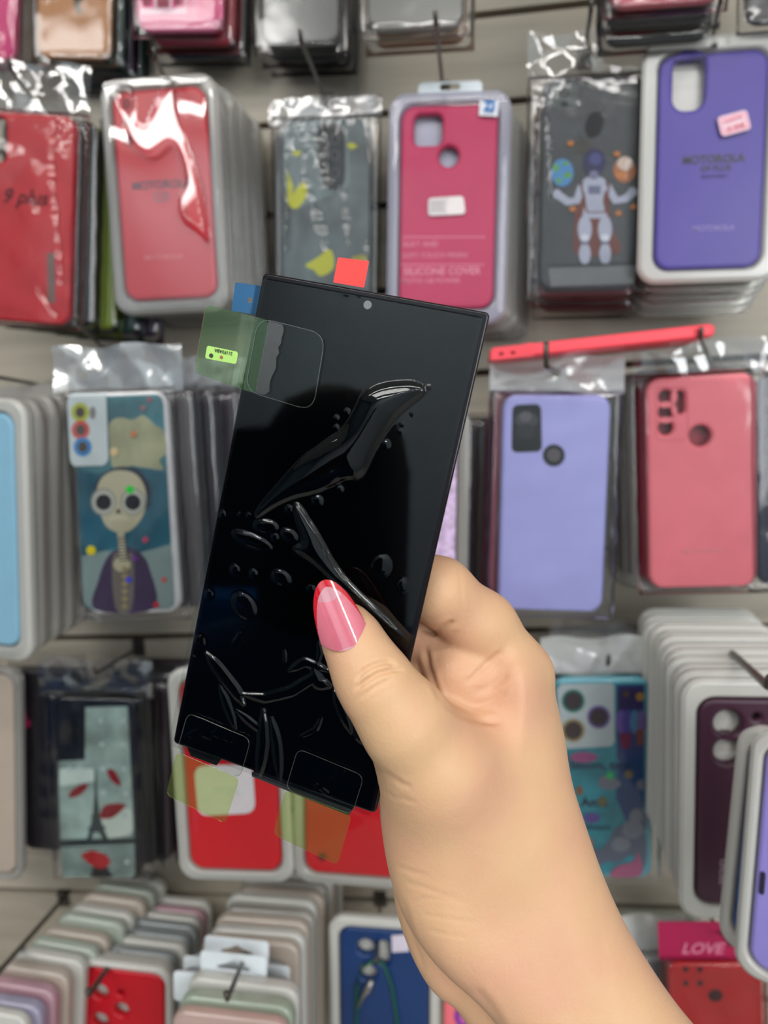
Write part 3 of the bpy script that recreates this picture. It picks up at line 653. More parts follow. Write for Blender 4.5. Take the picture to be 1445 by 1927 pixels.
class Art:
    """flat printed picture on the case's face, laid down in thin layers"""
    def __init__(s, p, y=-.00006): s.p, s.y, s.mb = p, y, MB()
    def poly(s, pts, m, px=True, sm=0):
        P = s.p.P(pts) if px else pts
        if sm: P = round_quad(P) if len(P) <= 4 else catmull(P)
        s.y -= .00004; me = plate(P, (), s.y, s.y, 0)
        vs = [v.co[:] for v in me.vertices]; s.mb.add([(v[0], s.y, v[2]) for v in vs], [tuple(f.vertices) for f in me.polygons], m); bpy.data.meshes.remove(me)
    def ell(s, cx, cy, rx, ry, m, n=24, rot=0):
        c, q = math.cos(rot), math.sin(rot)
        s.poly([(cx+rx*math.cos(2*math.pi*k/n)*c-ry*math.sin(2*math.pi*k/n)*q, cy+rx*math.cos(2*math.pi*k/n)*q+ry*math.sin(2*math.pi*k/n)*c) for k in range(n)], m)
    def line(s, pts, w, m):
        pts = [np.array(p, float) for p in pts]; Lf, Rt = [], []
        for i, p in enumerate(pts):
            t = pts[min(i+1, len(pts)-1)]-pts[max(0, i-1)]; t /= np.linalg.norm(t)+1e-9; n = np.array([-t[1], t[0]])*w/2; Lf.append(tuple(p+n)); Rt.append(tuple(p-n))
        s.poly(Lf+Rt[::-1], m)
    def done(s, name='printed_picture'): return s.mb.build(name, s.p.e)
def text(p, s, cx, cy, wpx, m, bold=.01, size=.006, rot=0, shear=0, y=-.0004, name='lettering'):
    x, z = p.L(cx, cy); x2, _ = p.L(cx+wpx, cy); me = text_mesh(s, size, bold, shear)
    return obj(name, place_text(me, x, y, z, abs(x2-x), rot), m, p.e)
def copy_thing(root, M):
    o = root.copy(); COL.objects.link(o); o.matrix_world = M
    for ch in root.children:
        c = ch.copy(); COL.objects.link(c); c.parent = o
        for g in ch.children: d = g.copy(); COL.objects.link(d); d.parent = c
    return o
def front(p, label, name='packaged_phone_case', cat='phone case'):
    p.e = empty(name, p.M); return tag(p.e, label, cat)
COLN = {}
def stack(p, n, dy, where, group, kinds, drift=(0, 0), jit=.0012, kind='tray', th=None, mg=.009, mgt=None, mgb=None, y0=None, head=.0, tm=None):
    """the packs hanging behind the front one on the same hook, each its own thing; kinds = [(material, colour word)]"""
    protos = {}; y = (CH+.0035) if y0 is None else y0; q = Pack.__new__(Pack); q.W, q.H, q.M, q.Mi = p.W, p.H, p.M, p.Mi
    R3 = p.M.to_3x3().to_4x4()
    for k in range(n):
        m, word = kinds[k % len(kinds)]
        off = Matrix.Translation(Vector((drift[0]*(k+1)+random.uniform(-jit, jit), y+dy*k, drift[1]*(k+1)+random.uniform(-jit, jit))))
        M = Matrix.Translation(p.M.translation) @ off @ R3 @ Matrix.Rotation(random.uniform(-.012, .012), 4, 'Y')
        key = word
        if key not in protos:
            q.e = empty('packaged_phone_case', M)
            if kind == 'tray': make_case(q, m, (), th=th or min(CH, dy*.8)); make_tray(q, mg, mgt, mgb, m=tm or M_STK, cover=False, th=th or min(CH, dy*.8))
            elif kind == 'clear': make_case(q, m, (), th=th or min(CH, dy*.8))
            else: make_case(q, m, (), th=th or min(CH, dy*.75)); make_bag(q, head, seed=len(protos)+3+n, amp=.001, th=th or min(CH, dy*.75), nx=14, nz=30)
            protos[key] = q.e; o = q.e
        else: o = copy_thing(protos[key], M)
        tag(o, '%s %s, %s from front' % (word, where, ORD[k+1]), 'phone case', group)
def hook(wall_px, tip_px, Yt, label, r=.0016, bend=.006, start=WALL):
    A, B = at(*wall_px, WALL), at(*tip_px, Yt); C = (A+B)/2
    e = empty('wall_hook', Matrix.Translation(Vector(A))); tag(e, label, 'hook', 'wire hooks on the slatwall')
    a = Vector(A-A); b = Vector(B-A); d = (b-a).normalized()
    vs, fs = tube([a+Vector((0, .004, 0)), a+d*.01, a+(b-a)*.5, b-d*.004, b, b+Vector((0, -.001, bend*.6)), b+Vector((0, -.002, bend))], r, 8)
    obj('wire', mesh(vs, fs), M_STEEL, e, True)
    mb = MB(); mb.box(-.006, .006, -.0022, .004, -.008, .008, M_STEEL); mb.build('bracket', e)
    return e

LT = lambda p, fx, fy: (-p.W/2+fx*p.W, p.H/2-fy*p.H)       # fraction of the case, from its top left

# ---------------- row under the top edge of the picture (bottom ends only are in view)
p = Pack((-30, -240), (-42, 112), 142, .66); front(p, 'magenta phone case cut off by the top left corner of the photo')
make_case(p, col((214, 6, 112), .35)); make_bag(p, .02, seed=2, amp=.0004)
p = Pack((140, -240), (136, 108), 146, .67); front(p, 'tan orange phone case with a dark swoosh print, hanging at the top left')
make_case(p, col((184, 122, 66), .45)); a = Art(p); a.line([(146, -18), (143, 0), (146, 14), (152, 26)], 9, pr_((70, 60, 48))); a.line([(143, 0), (150, 2), (159, -12)], 8, pr_((70, 60, 48))); a.done(); make_bag(p, .02, seed=3, amp=.0004)
stack(p, 3, .012, 'boxed phone case behind the tan orange one', 'cases behind the tan one', [(col((28, 62, 58)), 'dark green'), (col((60, 40, 70)), 'dark purple')], kind='bag', drift=(.004, -.003))
p = Pack((340, -300), (336, 58), 166, .66); front(p, 'pink framed phone case lettered LO in the top row', 'packaged_phone_case')
make_case(p, col((232, 120, 160))); a = Art(p); PK = pr_((220, 70, 130)); PD = pr_((150, 40, 70)); WP = pr_((240, 200, 215))
a.poly([(258, -10), (362, -10), (358, 30), (258, 32)], PK); a.poly([(264, -10), (354, -10), (350, 22), (264, 24)], WP)
for k in range(3): a.poly([(266+k*29, -10), (290+k*29, -10), (290+k*29, 15), (266+k*29, 16)], PK if k != 1 else PD); a.ell(277+k*29, 2, 8, 9, PD)
a.poly([(260, 24), (352, 22), (352, 26), (260, 28)], WP); a.poly([(372, -10), (418, -10), (420, 36), (370, 38)], PK); a.done(); text(p, 'LO', 397, 14, 42, pr_((250, 225, 235)), .03)
make_bag(p, .02, seed=4, foot=.004, amp=.0006); stack(p, 2, .013, 'phone case under the pink framed one', 'cases under the pink framed one', [(col((160, 30, 50)), 'dark red'), (M_BLACK, 'black')], kind='bag', drift=(.006, -.006))
p = Pack((566, -250), (565, 84), 152, .67); front(p, 'smoky grey clear phone case with a glossy bottom rim, top row')
make_case(p, film('smoky_clear', (150, 150, 142), .9, .03, .2, haze=.38, hazecol=(112, 114, 108))); make_bag(p, .02, seed=5, side=.009, amp=.0005)
stack(p, 2, .013, 'phone case behind the smoky grey clear one', 'cases behind the smoky clear one', [(M_BLACK, 'black')], kind='bag', drift=(.002, -.004))
p = Pack((783, -300), (781, 52), 186, .60); front(p, 'pale grey clear phone case with crumpled bag corners, top row')
make_case(p, film('pale_clear', (200, 200, 196), .9, .03, .2, haze=.45, hazecol=(170, 168, 160))); make_bag(p, .02, seed=6, side=.008, amp=.0005)
stack(p, 1, .014, 'phone case under the pale grey clear one', 'cases under the pale clear one', [(col((150, 118, 92)), 'brown')], kind='bag', drift=(.002, -.004))
p = Pack((1262, -360), (1252, 6), 208, .58); front(p, 'pink bottomed phone case at the top edge above the astronaut case')
make_case(p, col((196, 96, 110))); make_bag(p, .02, seed=7); stack(p, 2, .013, 'phone case behind the pink bottomed one', 'cases behind the pink bottomed one', [(M_BLACK, 'black')], kind='bag', drift=(0, -.006))
p = Pack((1490, -330), (1482, 36), 150, .60); front(p, 'dark grey phone case cut off by the top right corner of the photo'); make_case(p, col((70, 66, 70))); make_bag(p, .02, seed=8)

# ---------------- first full row
p = Pack((50, 212), (42, 606), 186, .60, .04); front(p, 'red phone case with "9 plus" written on it in a creased clear bag')
RED = col((196, 38, 48), .42)
cw = p.W; x0, z0 = p.L(-6, 262)
make_case(p, RED, [rrect(.016, .034, .006, 5, x0-.001, z0)]); make_bag(p, .040, side=.009, seed=11, amp=.0014, hamp=.008, foot=.004, streaks=[([(102, 232), (98, 320), (108, 420), (117, 530)], 12), ([(78, 548), (88, 570), (106, 592)], 12)])
text(p, '9 plus', 46, 372, 86, pr_((70, 14, 26)), .012, .012, 0, .35, name='handwriting'); a = Art(p); a.poly([(88, 476), (104, 476), (104, 570), (90, 570)], pr_((120, 96, 92))); a.done('grey_label')
stack(p, 4, .014, 'phone case behind the red one marked 9 plus', 'cases behind the red 9 plus one', [(col((44, 44, 44)), 'charcoal'), (col((120, 138, 40)), 'lime green'), (col((18, 58, 54)), 'dark green'), (col((60, 34, 66)), 'dark purple')], kind='bag', drift=(.0125, -.0015))
hook((70, 210), (20, 128), .55, 'wire hook above the red case marked 9 plus')

p = Pack((296, 166), (322, 562), 180, .595, .03); front(p, 'red phone case in a clear tray with a big white glare, black maker lettering')
make_case(p, col((204, 30, 46), .3), ()); a = Art(p)
for yy in (196, 226, 262): a.ell(238+(yy-196)*.08, yy, 9, 12, pr_((150, 60, 68)))
a.done('camera_rings'); text(p, 'MOTOROLA', 304, 348, 112, pr_((96, 60, 76)), .03, name='lettering'); text(p, 'G9', 304, 372, 30, pr_((150, 80, 96)), .02); text(p, 'MOTOROLA', 308, 484, 72, pr_((232, 120, 124)), .01)
def glare(X, Z):
    out = np.zeros_like(X)
    for pts_, z0 in (([(226, 172), (252, 172), (262, 235), (284, 240), (306, 190), (330, 168), (336, 215), (350, 262), (372, 330), (388, 400), (395, 452), (382, 440), (350, 415), (346, 380), (358, 345), (345, 290), (322, 268), (286, 292), (256, 270), (240, 225)], .055),):
        s_ = poly_sdf(catmull([p.L(*q_) for q_ in pts_], 4), X, Z-.0); m_ = np.clip(.5-s_/.003, 0, 1)
        out = out+m_*(.085*(Z-.048)+.035*X)*1.0
    return out+.0004*np.sin(X*70+Z*30)
make_tray(p, .008, mgb=.010, func=glare, amp=0, seed=3)
stack(p, 8, .012, 'boxed phone case in the stack behind the red glaring one', 'trays behind the red glaring one', [(col((182, 168, 162)), 'beige'), (col((150, 120, 124)), 'dusty pink'), (col((190, 182, 176)), 'pale grey'), (col((120, 70, 78)), 'wine red'), (col((170, 160, 150)), 'sand')], drift=(0.001, 0))
hook((330, 190), (292, 108), .56, 'wire hook above the red case with the white glare')

p = Pack((612, 222), (612, 640), 172, .655, .0); front(p, 'slate grey phone case with yellow blots and a long black camera panel')
xc, zc_ = p.L(628, 290)
make_case(p, plain('slate_marble', (72, 84, 86), .35, .5, noise_amt=.5, noise_scale=26), ())
a = Art(p); BK = pr_((30, 34, 36)); YE = pr_((190, 190, 44)); YD = pr_((150, 145, 60)); GY = pr_((112, 124, 126))
a.poly([(541, 240), (640, 236), (655, 262), (655, 350), (630, 358), (612, 372), (545, 380)], GY, sm=2)
a.poly([(596, 250), (612, 232), (636, 236), (648, 252), (649, 330), (640, 356), (616, 354), (604, 330)], BK, sm=2)
for yy in (262, 292, 326): a.ell(630, yy, 10, 11, pr_((64, 58, 66))); a.ell(630, yy, 5, 6, pr_((18, 16, 22)))
for P_ in ([(560, 352), (574, 344), (578, 366), (560, 392), (544, 384)], [(540, 320), (552, 350), (548, 380), (541, 384)], [(596, 486), (622, 470), (628, 504), (604, 520), (590, 508), (575, 500)], [(652, 272), (662, 268), (674, 276), (660, 282)], [(548, 286), (568, 284), (560, 296)]): a.poly(P_, YE, sm=1)
a.poly([(660, 484), (688, 478), (694, 496), (668, 500)], YD, sm=1); a.done()
make_bag(p, .018, side=.008, seed=21, amp=.0022, vert=1, streaks=[([(548, 235), (546, 262)], 8), ([(558, 235), (578, 275), (570, 330), (596, 395), (618, 455)], 13), ([(590, 235), (606, 285), (614, 345)], 20), ([(574, 345), (590, 400), (612, 470)], 13), ([(646, 360), (650, 400), (656, 458)], 13), ([(540, 260), (540, 470)], 4), ([(690, 455), (690, 490)], 9)]); hook((616, 194), (566, 76), .535, 'wire hook above the slate grey case with yellow blots', r=.0015)
stack(p, 1, .014, 'bagged phone case behind the slate one', 'cases behind the slate one', [(col((110, 100, 96)), 'taupe')], kind='bag', drift=(-.008, .002), head=.02)

p = Pack((846, 197), (838, 580), 180, .64); front(p, 'raspberry pink silicone phone case in a clear tray with white print and a label')
h1, h2 = p.L(805, 244), p.L(844, 294); hs = [rrect(.0225, .0235, .0055, 6, *h1), circ(*h2, .0078, 28)]
RASP = col((196, 52, 96), .5)
make_case(p, RASP, hs); t = make_tray(p, .009, mgb=.011, m=M_LIL, amp=.0004, seed=5)
WL = pr_((232, 140, 165))
a = Art(p); a.line([(757, 446), (914, 446)], 2, WL); a.line([(754, 498), (912, 498)], 2, WL); a.done('printed_lines')
text(p, 'SILKY AND', 791, 460, 68, WL, .012); text(p, 'SOFT-TOUCH FINISH', 818, 481, 124, WL, .01); text(p, 'SILICONE COVER', 831, 511, 148, WL, .03); text(p, 'MOTO G8 POWER', 811, 529, 110, WL, .01)
a = Art(p, -.0022); a.poly([(806, 374), (872, 370), (876, 404), (806, 408)], pr_((232, 222, 222)), sm=1); a.done('price_label')
for yy, ww in ((383, 26), (390, 22), (397, 26)): text(p, 'MOTO G8 PWR', 824, yy, ww, pr_((150, 140, 140)), .01, y=-.0026)
a = Art(p, -.0030); a.poly([(903, 192), (938, 192), (936, 222), (901, 220)], pr_((226, 228, 234))); a.done('corner_sticker'); text(p, 'ZI', 921, 203, 22, pr_((50, 120, 190)), .05, .008, y=-.0036); text(p, 'CASE', 920, 214, 18, pr_((80, 130, 190)), .01, y=-.0036)
obj('hang_tab', plate(rrect(.05, .012, .004, 5, 0, p.H/2+.012), [rrect(.016, .005, .002, 4, 0, p.H/2+.014)], .002, .003), M_CARD, p.e)
stack(p, 7, .011, 'boxed phone case in the stack behind the raspberry one', 'trays behind the raspberry one', [(col((205, 205, 212)), 'white'), (col((196, 190, 186)), 'pale grey'), (col((178, 168, 162)), 'beige'), (col((160, 150, 150)), 'grey')], drift=(0.0034, -.0016), tm=M_TRAY)
hook((834, 172), (820, 42), .525, 'wire hook above the raspberry silicone case', r=.0015)

p = Pack((1116, 142), (1106, 545), 186, .63); front(p, 'black phone case printed with an astronaut between two planets, in a creased bag')
hh_ = p.L(1062, 178)
make_case(p, col((52, 54, 58), .35)); a = Art(p)
a.poly([(1038, 158), (1088, 158), (1088, 205), (1038, 205)], pr_((86, 92, 92)), sm=2); a.ell(1062, 175, 9, 9, pr_((40, 44, 46))); a.ell(1062, 197, 7, 6, pr_((40, 44, 46))); a.ell(1118, 235, 17, 26, pr_((22, 24, 26)), rot=.3); a.ell(1095, 275, 15, 16, pr_((72, 70, 68)))
SUIT = pr_((176, 180, 200)); SH = pr_((110, 112, 140)); HEL = pr_((50, 46, 84)); ORG_ = pr_((110, 60, 52)); OR2 = pr_((196, 120, 60))
a.ell(1058, 325, 21, 26, pr_((84, 140, 196)))
for q in ((1046, 316, 6, 8), (1068, 330, 8, 6), (1052, 340, 6, 5), (1064, 308, 6, 4)): a.ell(*q, pr_((100, 160, 84)))
a.ell(1175, 321, 21, 23, pr_((180, 110, 66))); a.ell(1176, 308, 15, 13, pr_((214, 190, 176))); a.ell(1170, 330, 12, 6, pr_((206, 130, 70)))
a.poly([(1095, 345), (1140, 345), (1150, 420), (1168, 470), (1140, 480), (1085, 480), (1080, 430)], ORG_, sm=1)
a.line([(1095, 350), (1085, 378), (1068, 380), (1048, 366)], 15, SUIT); a.line([(1142, 350), (1158, 378), (1178, 374), (1192, 360)], 15, SUIT); a.ell(1048, 366, 8, 9, SUIT); a.ell(1190, 362, 9, 9, SUIT)
a.poly([(1098, 338), (1138, 338), (1134, 380), (1140, 408), (1098, 408), (1102, 378)], SUIT, sm=1); a.poly([(1106, 350), (1130, 350), (1130, 366), (1106, 366)], SH); a.line([(1092, 345), (1104, 400), (1138, 400), (1146, 345)], 4, ORG_)
for x_ in (1100, 1138): a.ell(x_, 432, 13, 26, SUIT); a.ell(x_, 478, 11, 20, SUIT); a.ell(x_, 456, 9, 5, SH); a.ell(x_, 448, 8, 7, pr_((216, 220, 232)))
a.ell(1118, 306, 21, 25, HEL); a.ell(1120, 300, 12, 12, pr_((76, 76, 130))); a.ell(1117, 330, 9, 8, pr_((120, 120, 150)))
for x_, y_ in ((1073, 271), (1160, 291), (1163, 402), (1077, 394), (1191, 390)): a.ell(x_, y_, 6, 5, OR2)
a.poly([(1030, 505), (1198, 500), (1192, 534), (1036, 540)], pr_((112, 114, 116))); a.line([(1030, 500), (1198, 496)], 2, pr_((30, 30, 32))); a.done()
make_bag(p, .034, side=.011, seed=33, amp=.0014, hamp=.008, foot=.006, lamp=(1.5, -2.1, 1.75), streaks=[([(1004, 250), (1002, 380), (1003, 520)], 6), ([(990, 320), (989, 450)], 4), ([(1027, 162), (1036, 380)], 7), ([(1213, 270), (1214, 350)], 6)]); stack(p, 2, .013, 'bagged phone case behind the astronaut one', 'cases behind the astronaut one', [(col((120, 22, 44)), 'dark red'), (M_BLACK, 'black')], kind='bag', drift=(.001, -.006))
hook((1098, 110), (1112, 18), .56, 'wire hook above the astronaut case')

p = Pack((1345, 97), (1330, 505), 196, .615); front(p, 'purple phone case in a clear tray with black maker lettering and a pink sticker')
h1 = p.L(1297, 155); make_case(p, col((66, 46, 150), .4), [rrect(.0225, .038, .009, 6, *h1)])
text(p, 'MOTOROLA', 1342, 300, 118, INK, .035); text(p, 'G9 PLUS', 1346, 317, 58, INK, .02); text(p, 'MICROFIBRA', 1344, 332, 50, pr_((60, 44, 110)), .01); text(p, 'MOTOROLA', 1342, 430, 78, pr_((150, 140, 205)), .01)
make_tray(p, .011, mgb=.009, m=M_MILK, amp=.0004, seed=8, soft=1)
a = Art(p, -.0034); a.poly([(1346, 224), (1402, 209), (1411, 246), (1355, 261)], pr_((226, 190, 206)), sm=1); a.poly([(1352, 228), (1400, 215), (1406, 243), (1358, 256)], pr_((238, 150, 165))); a.poly([(1354, 230), (1398, 218), (1403, 241), (1360, 253)], pr_((238, 206, 216))); a.done('price_sticker')
text(p, 'GARANTIA', 1376, 229, 36, pr_((230, 110, 130)), .01, rot=.25, y=-.0042); text(p, '10 ENE', 1380, 243, 34, pr_((230, 110, 130)), .01, rot=.25, y=-.0042)
stack(p, 4, .013, 'boxed phone case in the stack behind the purple one', 'trays behind the purple one', [(col((190, 60, 78)), 'rose red'), (col((170, 140, 70)), 'mustard'), (col((150, 130, 120)), 'taupe')], drift=(.001, -.0045))
hook((1334, 100), (1356, 2), .555, 'wire hook above the purple case')

# ---------------- second full row
p = Pack((-52, 775), (-40, 1210), 176, .545, -.12); front(p, 'light blue phone case in a thick clear tray at the left edge')
make_case(p, col((150, 200, 226), .4)); make_tray(p, .010, m=M_MILK, amp=.0004)
stack(p, 8, .0145, 'boxed phone case in the stack behind the light blue one', 'trays behind the light blue one', [(col((180, 172, 172)), 'pale grey'), (col((196, 84, 104)), 'rose pink'), (col((160, 148, 146)), 'taupe'), (col((140, 118, 120)), 'mauve'), (col((164, 52, 66)), 'brick red'), (col((170, 150, 148)), 'dusty beige')], drift=(.0035, .002), tm=M_TRAY)
hook((110, 730), (-60, 700), .5, 'wire hook above the light blue case at the left edge')

p = Pack((220, 737), (252, 1155), 184, .545, .06); front(p, 'phone case with a painted bald figure in round glasses and a white camera panel')
make_case(p, plain('white_bumper', (222, 220, 222), .3)); a = Art(p, -.0002)
TE = plain('teal_paint', (78, 130, 140), .5, noise_amt=.35, noise_scale=22); TE2 = plain('deep_teal_paint', (38, 96, 116), .5, noise_amt=.3, noise_scale=30); SAND = plain('sand_paint', (176, 176, 140), .5, noise_amt=.22, noise_scale=30); BONE = pr_((196, 190, 160)); DK = pr_((40, 32, 50)); PUR = pr_((74, 60, 88)); LG = pr_((140, 160, 158))
a.poly([(137, 756), (142, 748), (296, 742), (304, 748), (308, 762), (328, 1124), (327, 1138), (318, 1146), (176, 1147), (164, 1142), (158, 1130)], TE)
a.poly([(205, 800), (225, 786), (250, 790), (270, 782), (292, 800), (308, 812), (314, 850), (300, 866), (306, 884), (270, 880), (240, 890), (212, 878), (208, 850)], SAND, sm=3)
a.poly([(145, 880), (180, 892), (250, 876), (314, 890), (322, 1020), (290, 1048), (230, 1030), (154, 1046)], TE2); a.poly([(154, 1046), (200, 1036), (240, 1046), (322, 1024), (327, 1130), (320, 1145), (174, 1146), (159, 1132)], LG)
a.poly([(188, 915), (205, 885), (240, 878), (270, 892), (284, 930), (270, 960), (190, 955)], DK, sm=3)
a.poly([(180, 1147), (186, 1090), (205, 1045), (232, 1030), (262, 1038), (282, 1070), (290, 1145)], PUR, sm=2); a.poly([(212, 1048), (238, 1042), (252, 1050), (248, 1144), (218, 1144)], pr_((120, 112, 104)), sm=2); a.ell(230, 1062, 16, 14, BONE)
a.ell(231, 926, 55, 46, pr_((52, 70, 84))); a.ell(231, 924, 50, 40, DK); a.line([(226, 985), (230, 1030), (234, 1060)], 13, BONE)
for k in range(8): a.line([(221+k*.6, 1012+k*6), (240+k*.6, 1011+k*6)], 2, DK)
a.poly([(183, 930), (192, 900), (215, 886), (245, 887), (266, 902), (276, 932), (270, 970), (250, 995), (232, 1002), (212, 998), (195, 980)], BONE, sm=3)
for cx_ in (196, 251): a.ell(cx_, 944, 24, 26, pr_((160, 160, 150))); a.ell(cx_, 944, 20, 22, pr_((196, 196, 184))); a.ell(cx_, 945, 15, 15, pr_((24, 20, 32)))
a.poly([(218, 965), (224, 955), (230, 966)], pr_((60, 50, 60))); a.line([(208, 976), (228, 973), (244, 978)], 4, pr_((214, 206, 180)))
for yy in range(1062, 1140, 14): a.ell(236, yy+8, 6, 5, pr_((166, 150, 110)))
for x_, y_, c_, r_ in ((246, 921, (20, 220, 60), 8), (173, 1035, (240, 220, 20), 9), (216, 850, (226, 200, 150), 8), (275, 1015, (190, 80, 110), 6), (310, 1090, (220, 90, 90), 5), (295, 1137, (196, 50, 70), 6), (244, 1090, (80, 80, 220), 6), (253, 817, (210, 130, 90), 6), (283, 752, (170, 100, 110), 5), (255, 1050, (130, 60, 160), 5), (271, 768, (160, 110, 110), 5)): a.ell(x_, y_, r_, r_, pr_(c_), 10)
a.poly([(129, 754), (134, 744), (144, 740), (198, 739), (202, 744), (206, 862), (203, 871), (196, 876), (143, 877), (137, 872), (134, 864)], pr_((206, 216, 218)))
for cx_, cy_, c_ in ((153, 776, (180, 190, 80)), (154, 809, (206, 96, 90)), (158, 841, (74, 140, 200))): a.ell(cx_, cy_, 17, 18, pr_(c_)); a.ell(cx_, cy_, 9, 10, pr_((96, 86, 82)))
a.ell(177, 777, 6, 12, pr_((140, 138, 138))); a.done(); make_bag(p, .034, side=.007, seed=44, amp=.0012, hamp=.012, hw=p.W+.024, head_m=film('silvery_header_film', (240, 242, 244), 2.0, .12, .1, haze=.35, hazecol=(240, 246, 250)))
stack(p, 4, .015, 'bagged phone case behind the painted figure one', 'cases behind the painted figure one', [(col((96, 92, 94)), 'smoke grey'), (col((46, 40, 48)), 'black'), (col((60, 52, 60)), 'charcoal')], kind='bag', drift=(.013, .000), head=.025)
hook((208, 668), (146, 610), .52, 'wire hook above the painted figure case')
p = Pack((428, 770), (452, 1140), 150, .66); front(p, 'rose pink phone case half hidden behind the left edge of the held display'); make_case(p, col((190, 90, 104))); make_bag(p, .02, seed=46)
stack(p, 2, .013, 'phone case left of the display, behind the rose pink one', 'cases behind the rose pink one', [(M_BLACK, 'black')], kind='bag', drift=(.004, 0))

p = Pack((800, 790), (796, 1165), 120, .60); front(p, 'pale lilac glittery phone case showing as a sliver right of the display'); make_case(p, plain('lilac_glitter', (206, 180, 214), .35, noise_amt=.3, noise_scale=180)); make_tray(p, .009, cover=False)
stack(p, 3, .013, 'bagged phone case beside the gap, behind the lilac sliver', 'cases behind the lilac sliver', [(M_BLACK, 'black'), (col((58, 50, 50)), 'charcoal')], kind='bag', drift=(.011, 0))

p = Pack((1048, 742), (1034, 1150), 197, .59, .02); front(p, 'lavender phone case with a black camera window in a clear bag, right of the display')
LAV = col((180, 180, 246), .45); make_case(p, LAV); a = Art(p); DKG = pr_((30, 34, 36))
a.poly([(964, 762), (1018, 760), (1020, 850), (962, 852)], DKG, sm=2); a.ell(991, 790, 22, 15, pr_((70, 70, 74))); a.ell(989, 812, 18, 14, pr_((48, 50, 54))); a.ell(989, 784, 12, 10, pr_((100, 98, 104)))
a.ell(1042, 857, 21, 21, DKG); a.ell(1042, 856, 13, 13, pr_((96, 92, 98))); a.done('camera_window'); make_bag(p, .030, side=.010, seed=51, amp=.0012, head_m=film('white_header_film', (240, 242, 242), 1.8, .06, .12, haze=.72, hazecol=(250, 252, 252), bump=.15, bump_scale=20), hamp=.007)
stack(p, 3, .013, 'bagged phone case behind the lavender one', 'cases behind the lavender one', [(M_BLACK, 'black'), (col((196, 110, 130)), 'pink'), (col((120, 116, 112)), 'grey')], kind='bag', drift=(0, 0), jit=.006)
hook((1090, 720), (1028, 690), .53, 'wire hook above the lavender case', bend=.016, r=.0018)

p = Pack((1318, 706), (1322, 1106), 196, .60, -.05); front(p, 'salmon pink phone case with camera holes, in a clear bag at the right')
SAL = col((250, 124, 136), .5); hs = [circ(*p.L(1253, 747), .0053, 20), circ(*p.L(1253, 776), .0053, 20), circ(*p.L(1253, 805), .0053, 20), pill(*p.L(1280, 757), .0066, .0170), circ(*p.L(1318, 820), .0078, 24)]
make_case(p, SAL, hs); text(p, 'MOTOROLA', 1322, 1037, 74, pr_((244, 150, 156)), .02)
a = Art(p); a.line([(1233, 742), (1236, 730), (1290, 728), (1293, 738), (1294, 812), (1288, 828), (1240, 829), (1234, 820), (1233, 742)], 1.4, pr_((214, 86, 100))); a.done('camera_outline')
make_bag(p, .026, side=.008, seed=61, amp=.0012, hamp=.010); stack(p, 4, .014, 'phone case in the stack behind the salmon one', 'cases behind the salmon one', [(col((160, 24, 44)), 'crimson'), (col((190, 176, 168)), 'beige'), (col((150, 140, 138)), 'taupe'), (col((120, 30, 60)), 'wine')], drift=(-.004, .0), mg=.006)
hook((1346, 700), (1318, 634), .55, 'wire hook above the salmon case')
p = Pack((1510, 700), (1512, 1100), 166, .60); front(p, 'dark navy phone case cut off by the right edge of the photo'); make_case(p, col((38, 36, 62))); make_bag(p, .024, seed=63, hamp=.008)

# the coral case lying across two hooks
A, B = at(922, 668, .56), at(1352, 618, .545); C_ = (A+B)/2; L_ = float(np.linalg.norm(B-A)); rr_ = math.atan2(B[2]-A[2], B[0]-A[0])
e = empty('phone_case', Matrix.Translation(Vector(C_)) @ Matrix.Rotation(-rr_, 4, 'Y')); tag(e, 'coral red phone case lying on its side on top of the wire hooks', 'phone case')
COR = col((250, 78, 90), .4)
o = obj('shell', plate(rrect(L_, .0088, .0042, 6), (), 0, .074, .002, 2), COR, e, True)
me = plate([(-L_/2, -.0042), (-L_/2+.002, .0030), (-L_/2+.03, .0048), (-L_/2+.03, -.0044)], (), -.0004, .02, .0002); obj('raised_corner', me, COR, e)
for x_ in (-L_/2+.008, -L_/2+.016): obj('button_hole', plate(pill(x_, -.0006, .0036, .0026), (), -.0008, -.0003), pr_((150, 30, 44)), e)

# ---------------- third full row
p = Pack((-28, 1268), (-22, 1640), 110, .64); front(p, 'beige boxed phone case at the left edge, below the light blue one'); make_case(p, col((170, 156, 142))); make_tray(p, .006, cover=False)
p = Pack((84, 1262), (104, 1602), 132, .66); front(p, 'black phone case with a hot pink stripe, left of the tower picture case'); make_case(p, col((30, 26, 34), .35)); a = Art(p)
a.line([(34, 1292), (40, 1330), (46, 1362)], 14, pr_((176, 24, 88))); a.ell(47, 1362, 11, 9, pr_((176, 24, 88))); a.done('pink_stripe'); make_bag(p, .015, seed=72, foot=.006)
p = Pack((176, 1312), (192, 1652), 156, .64, .05); front(p, 'black framed phone case with a grey iron tower and red petals picture')
make_case(p, col((28, 28, 34), .3)); a = Art(p); SKY = plain('misty_sky_print', (158, 180, 172), .5, noise_amt=.35, noise_scale=30); TW = pr_((62, 72, 72)); PE = pr_((140, 34, 40)); PE2 = pr_((180, 40, 44))
a.poly([(161, 1331), (240, 1329), (252, 1560), (254, 1645), (248, 1650), (120, 1650), (116, 1640), (109, 1432), (160, 1430)], SKY)
a.poly([(112, 1446), (176, 1446), (178, 1470), (112, 1480)], pr_((206, 222, 214)), sm=1); a.poly([(184, 1526), (248, 1520), (250, 1570), (196, 1580)], pr_((204, 218, 206)), sm=1)
a.poly([(179, 1446), (181, 1446), (184, 1500), (188, 1535), (196, 1560), (206, 1584), (198, 1584), (186, 1566), (176, 1566), (172, 1584), (162, 1584), (170, 1558), (175, 1530), (178, 1490)], TW)
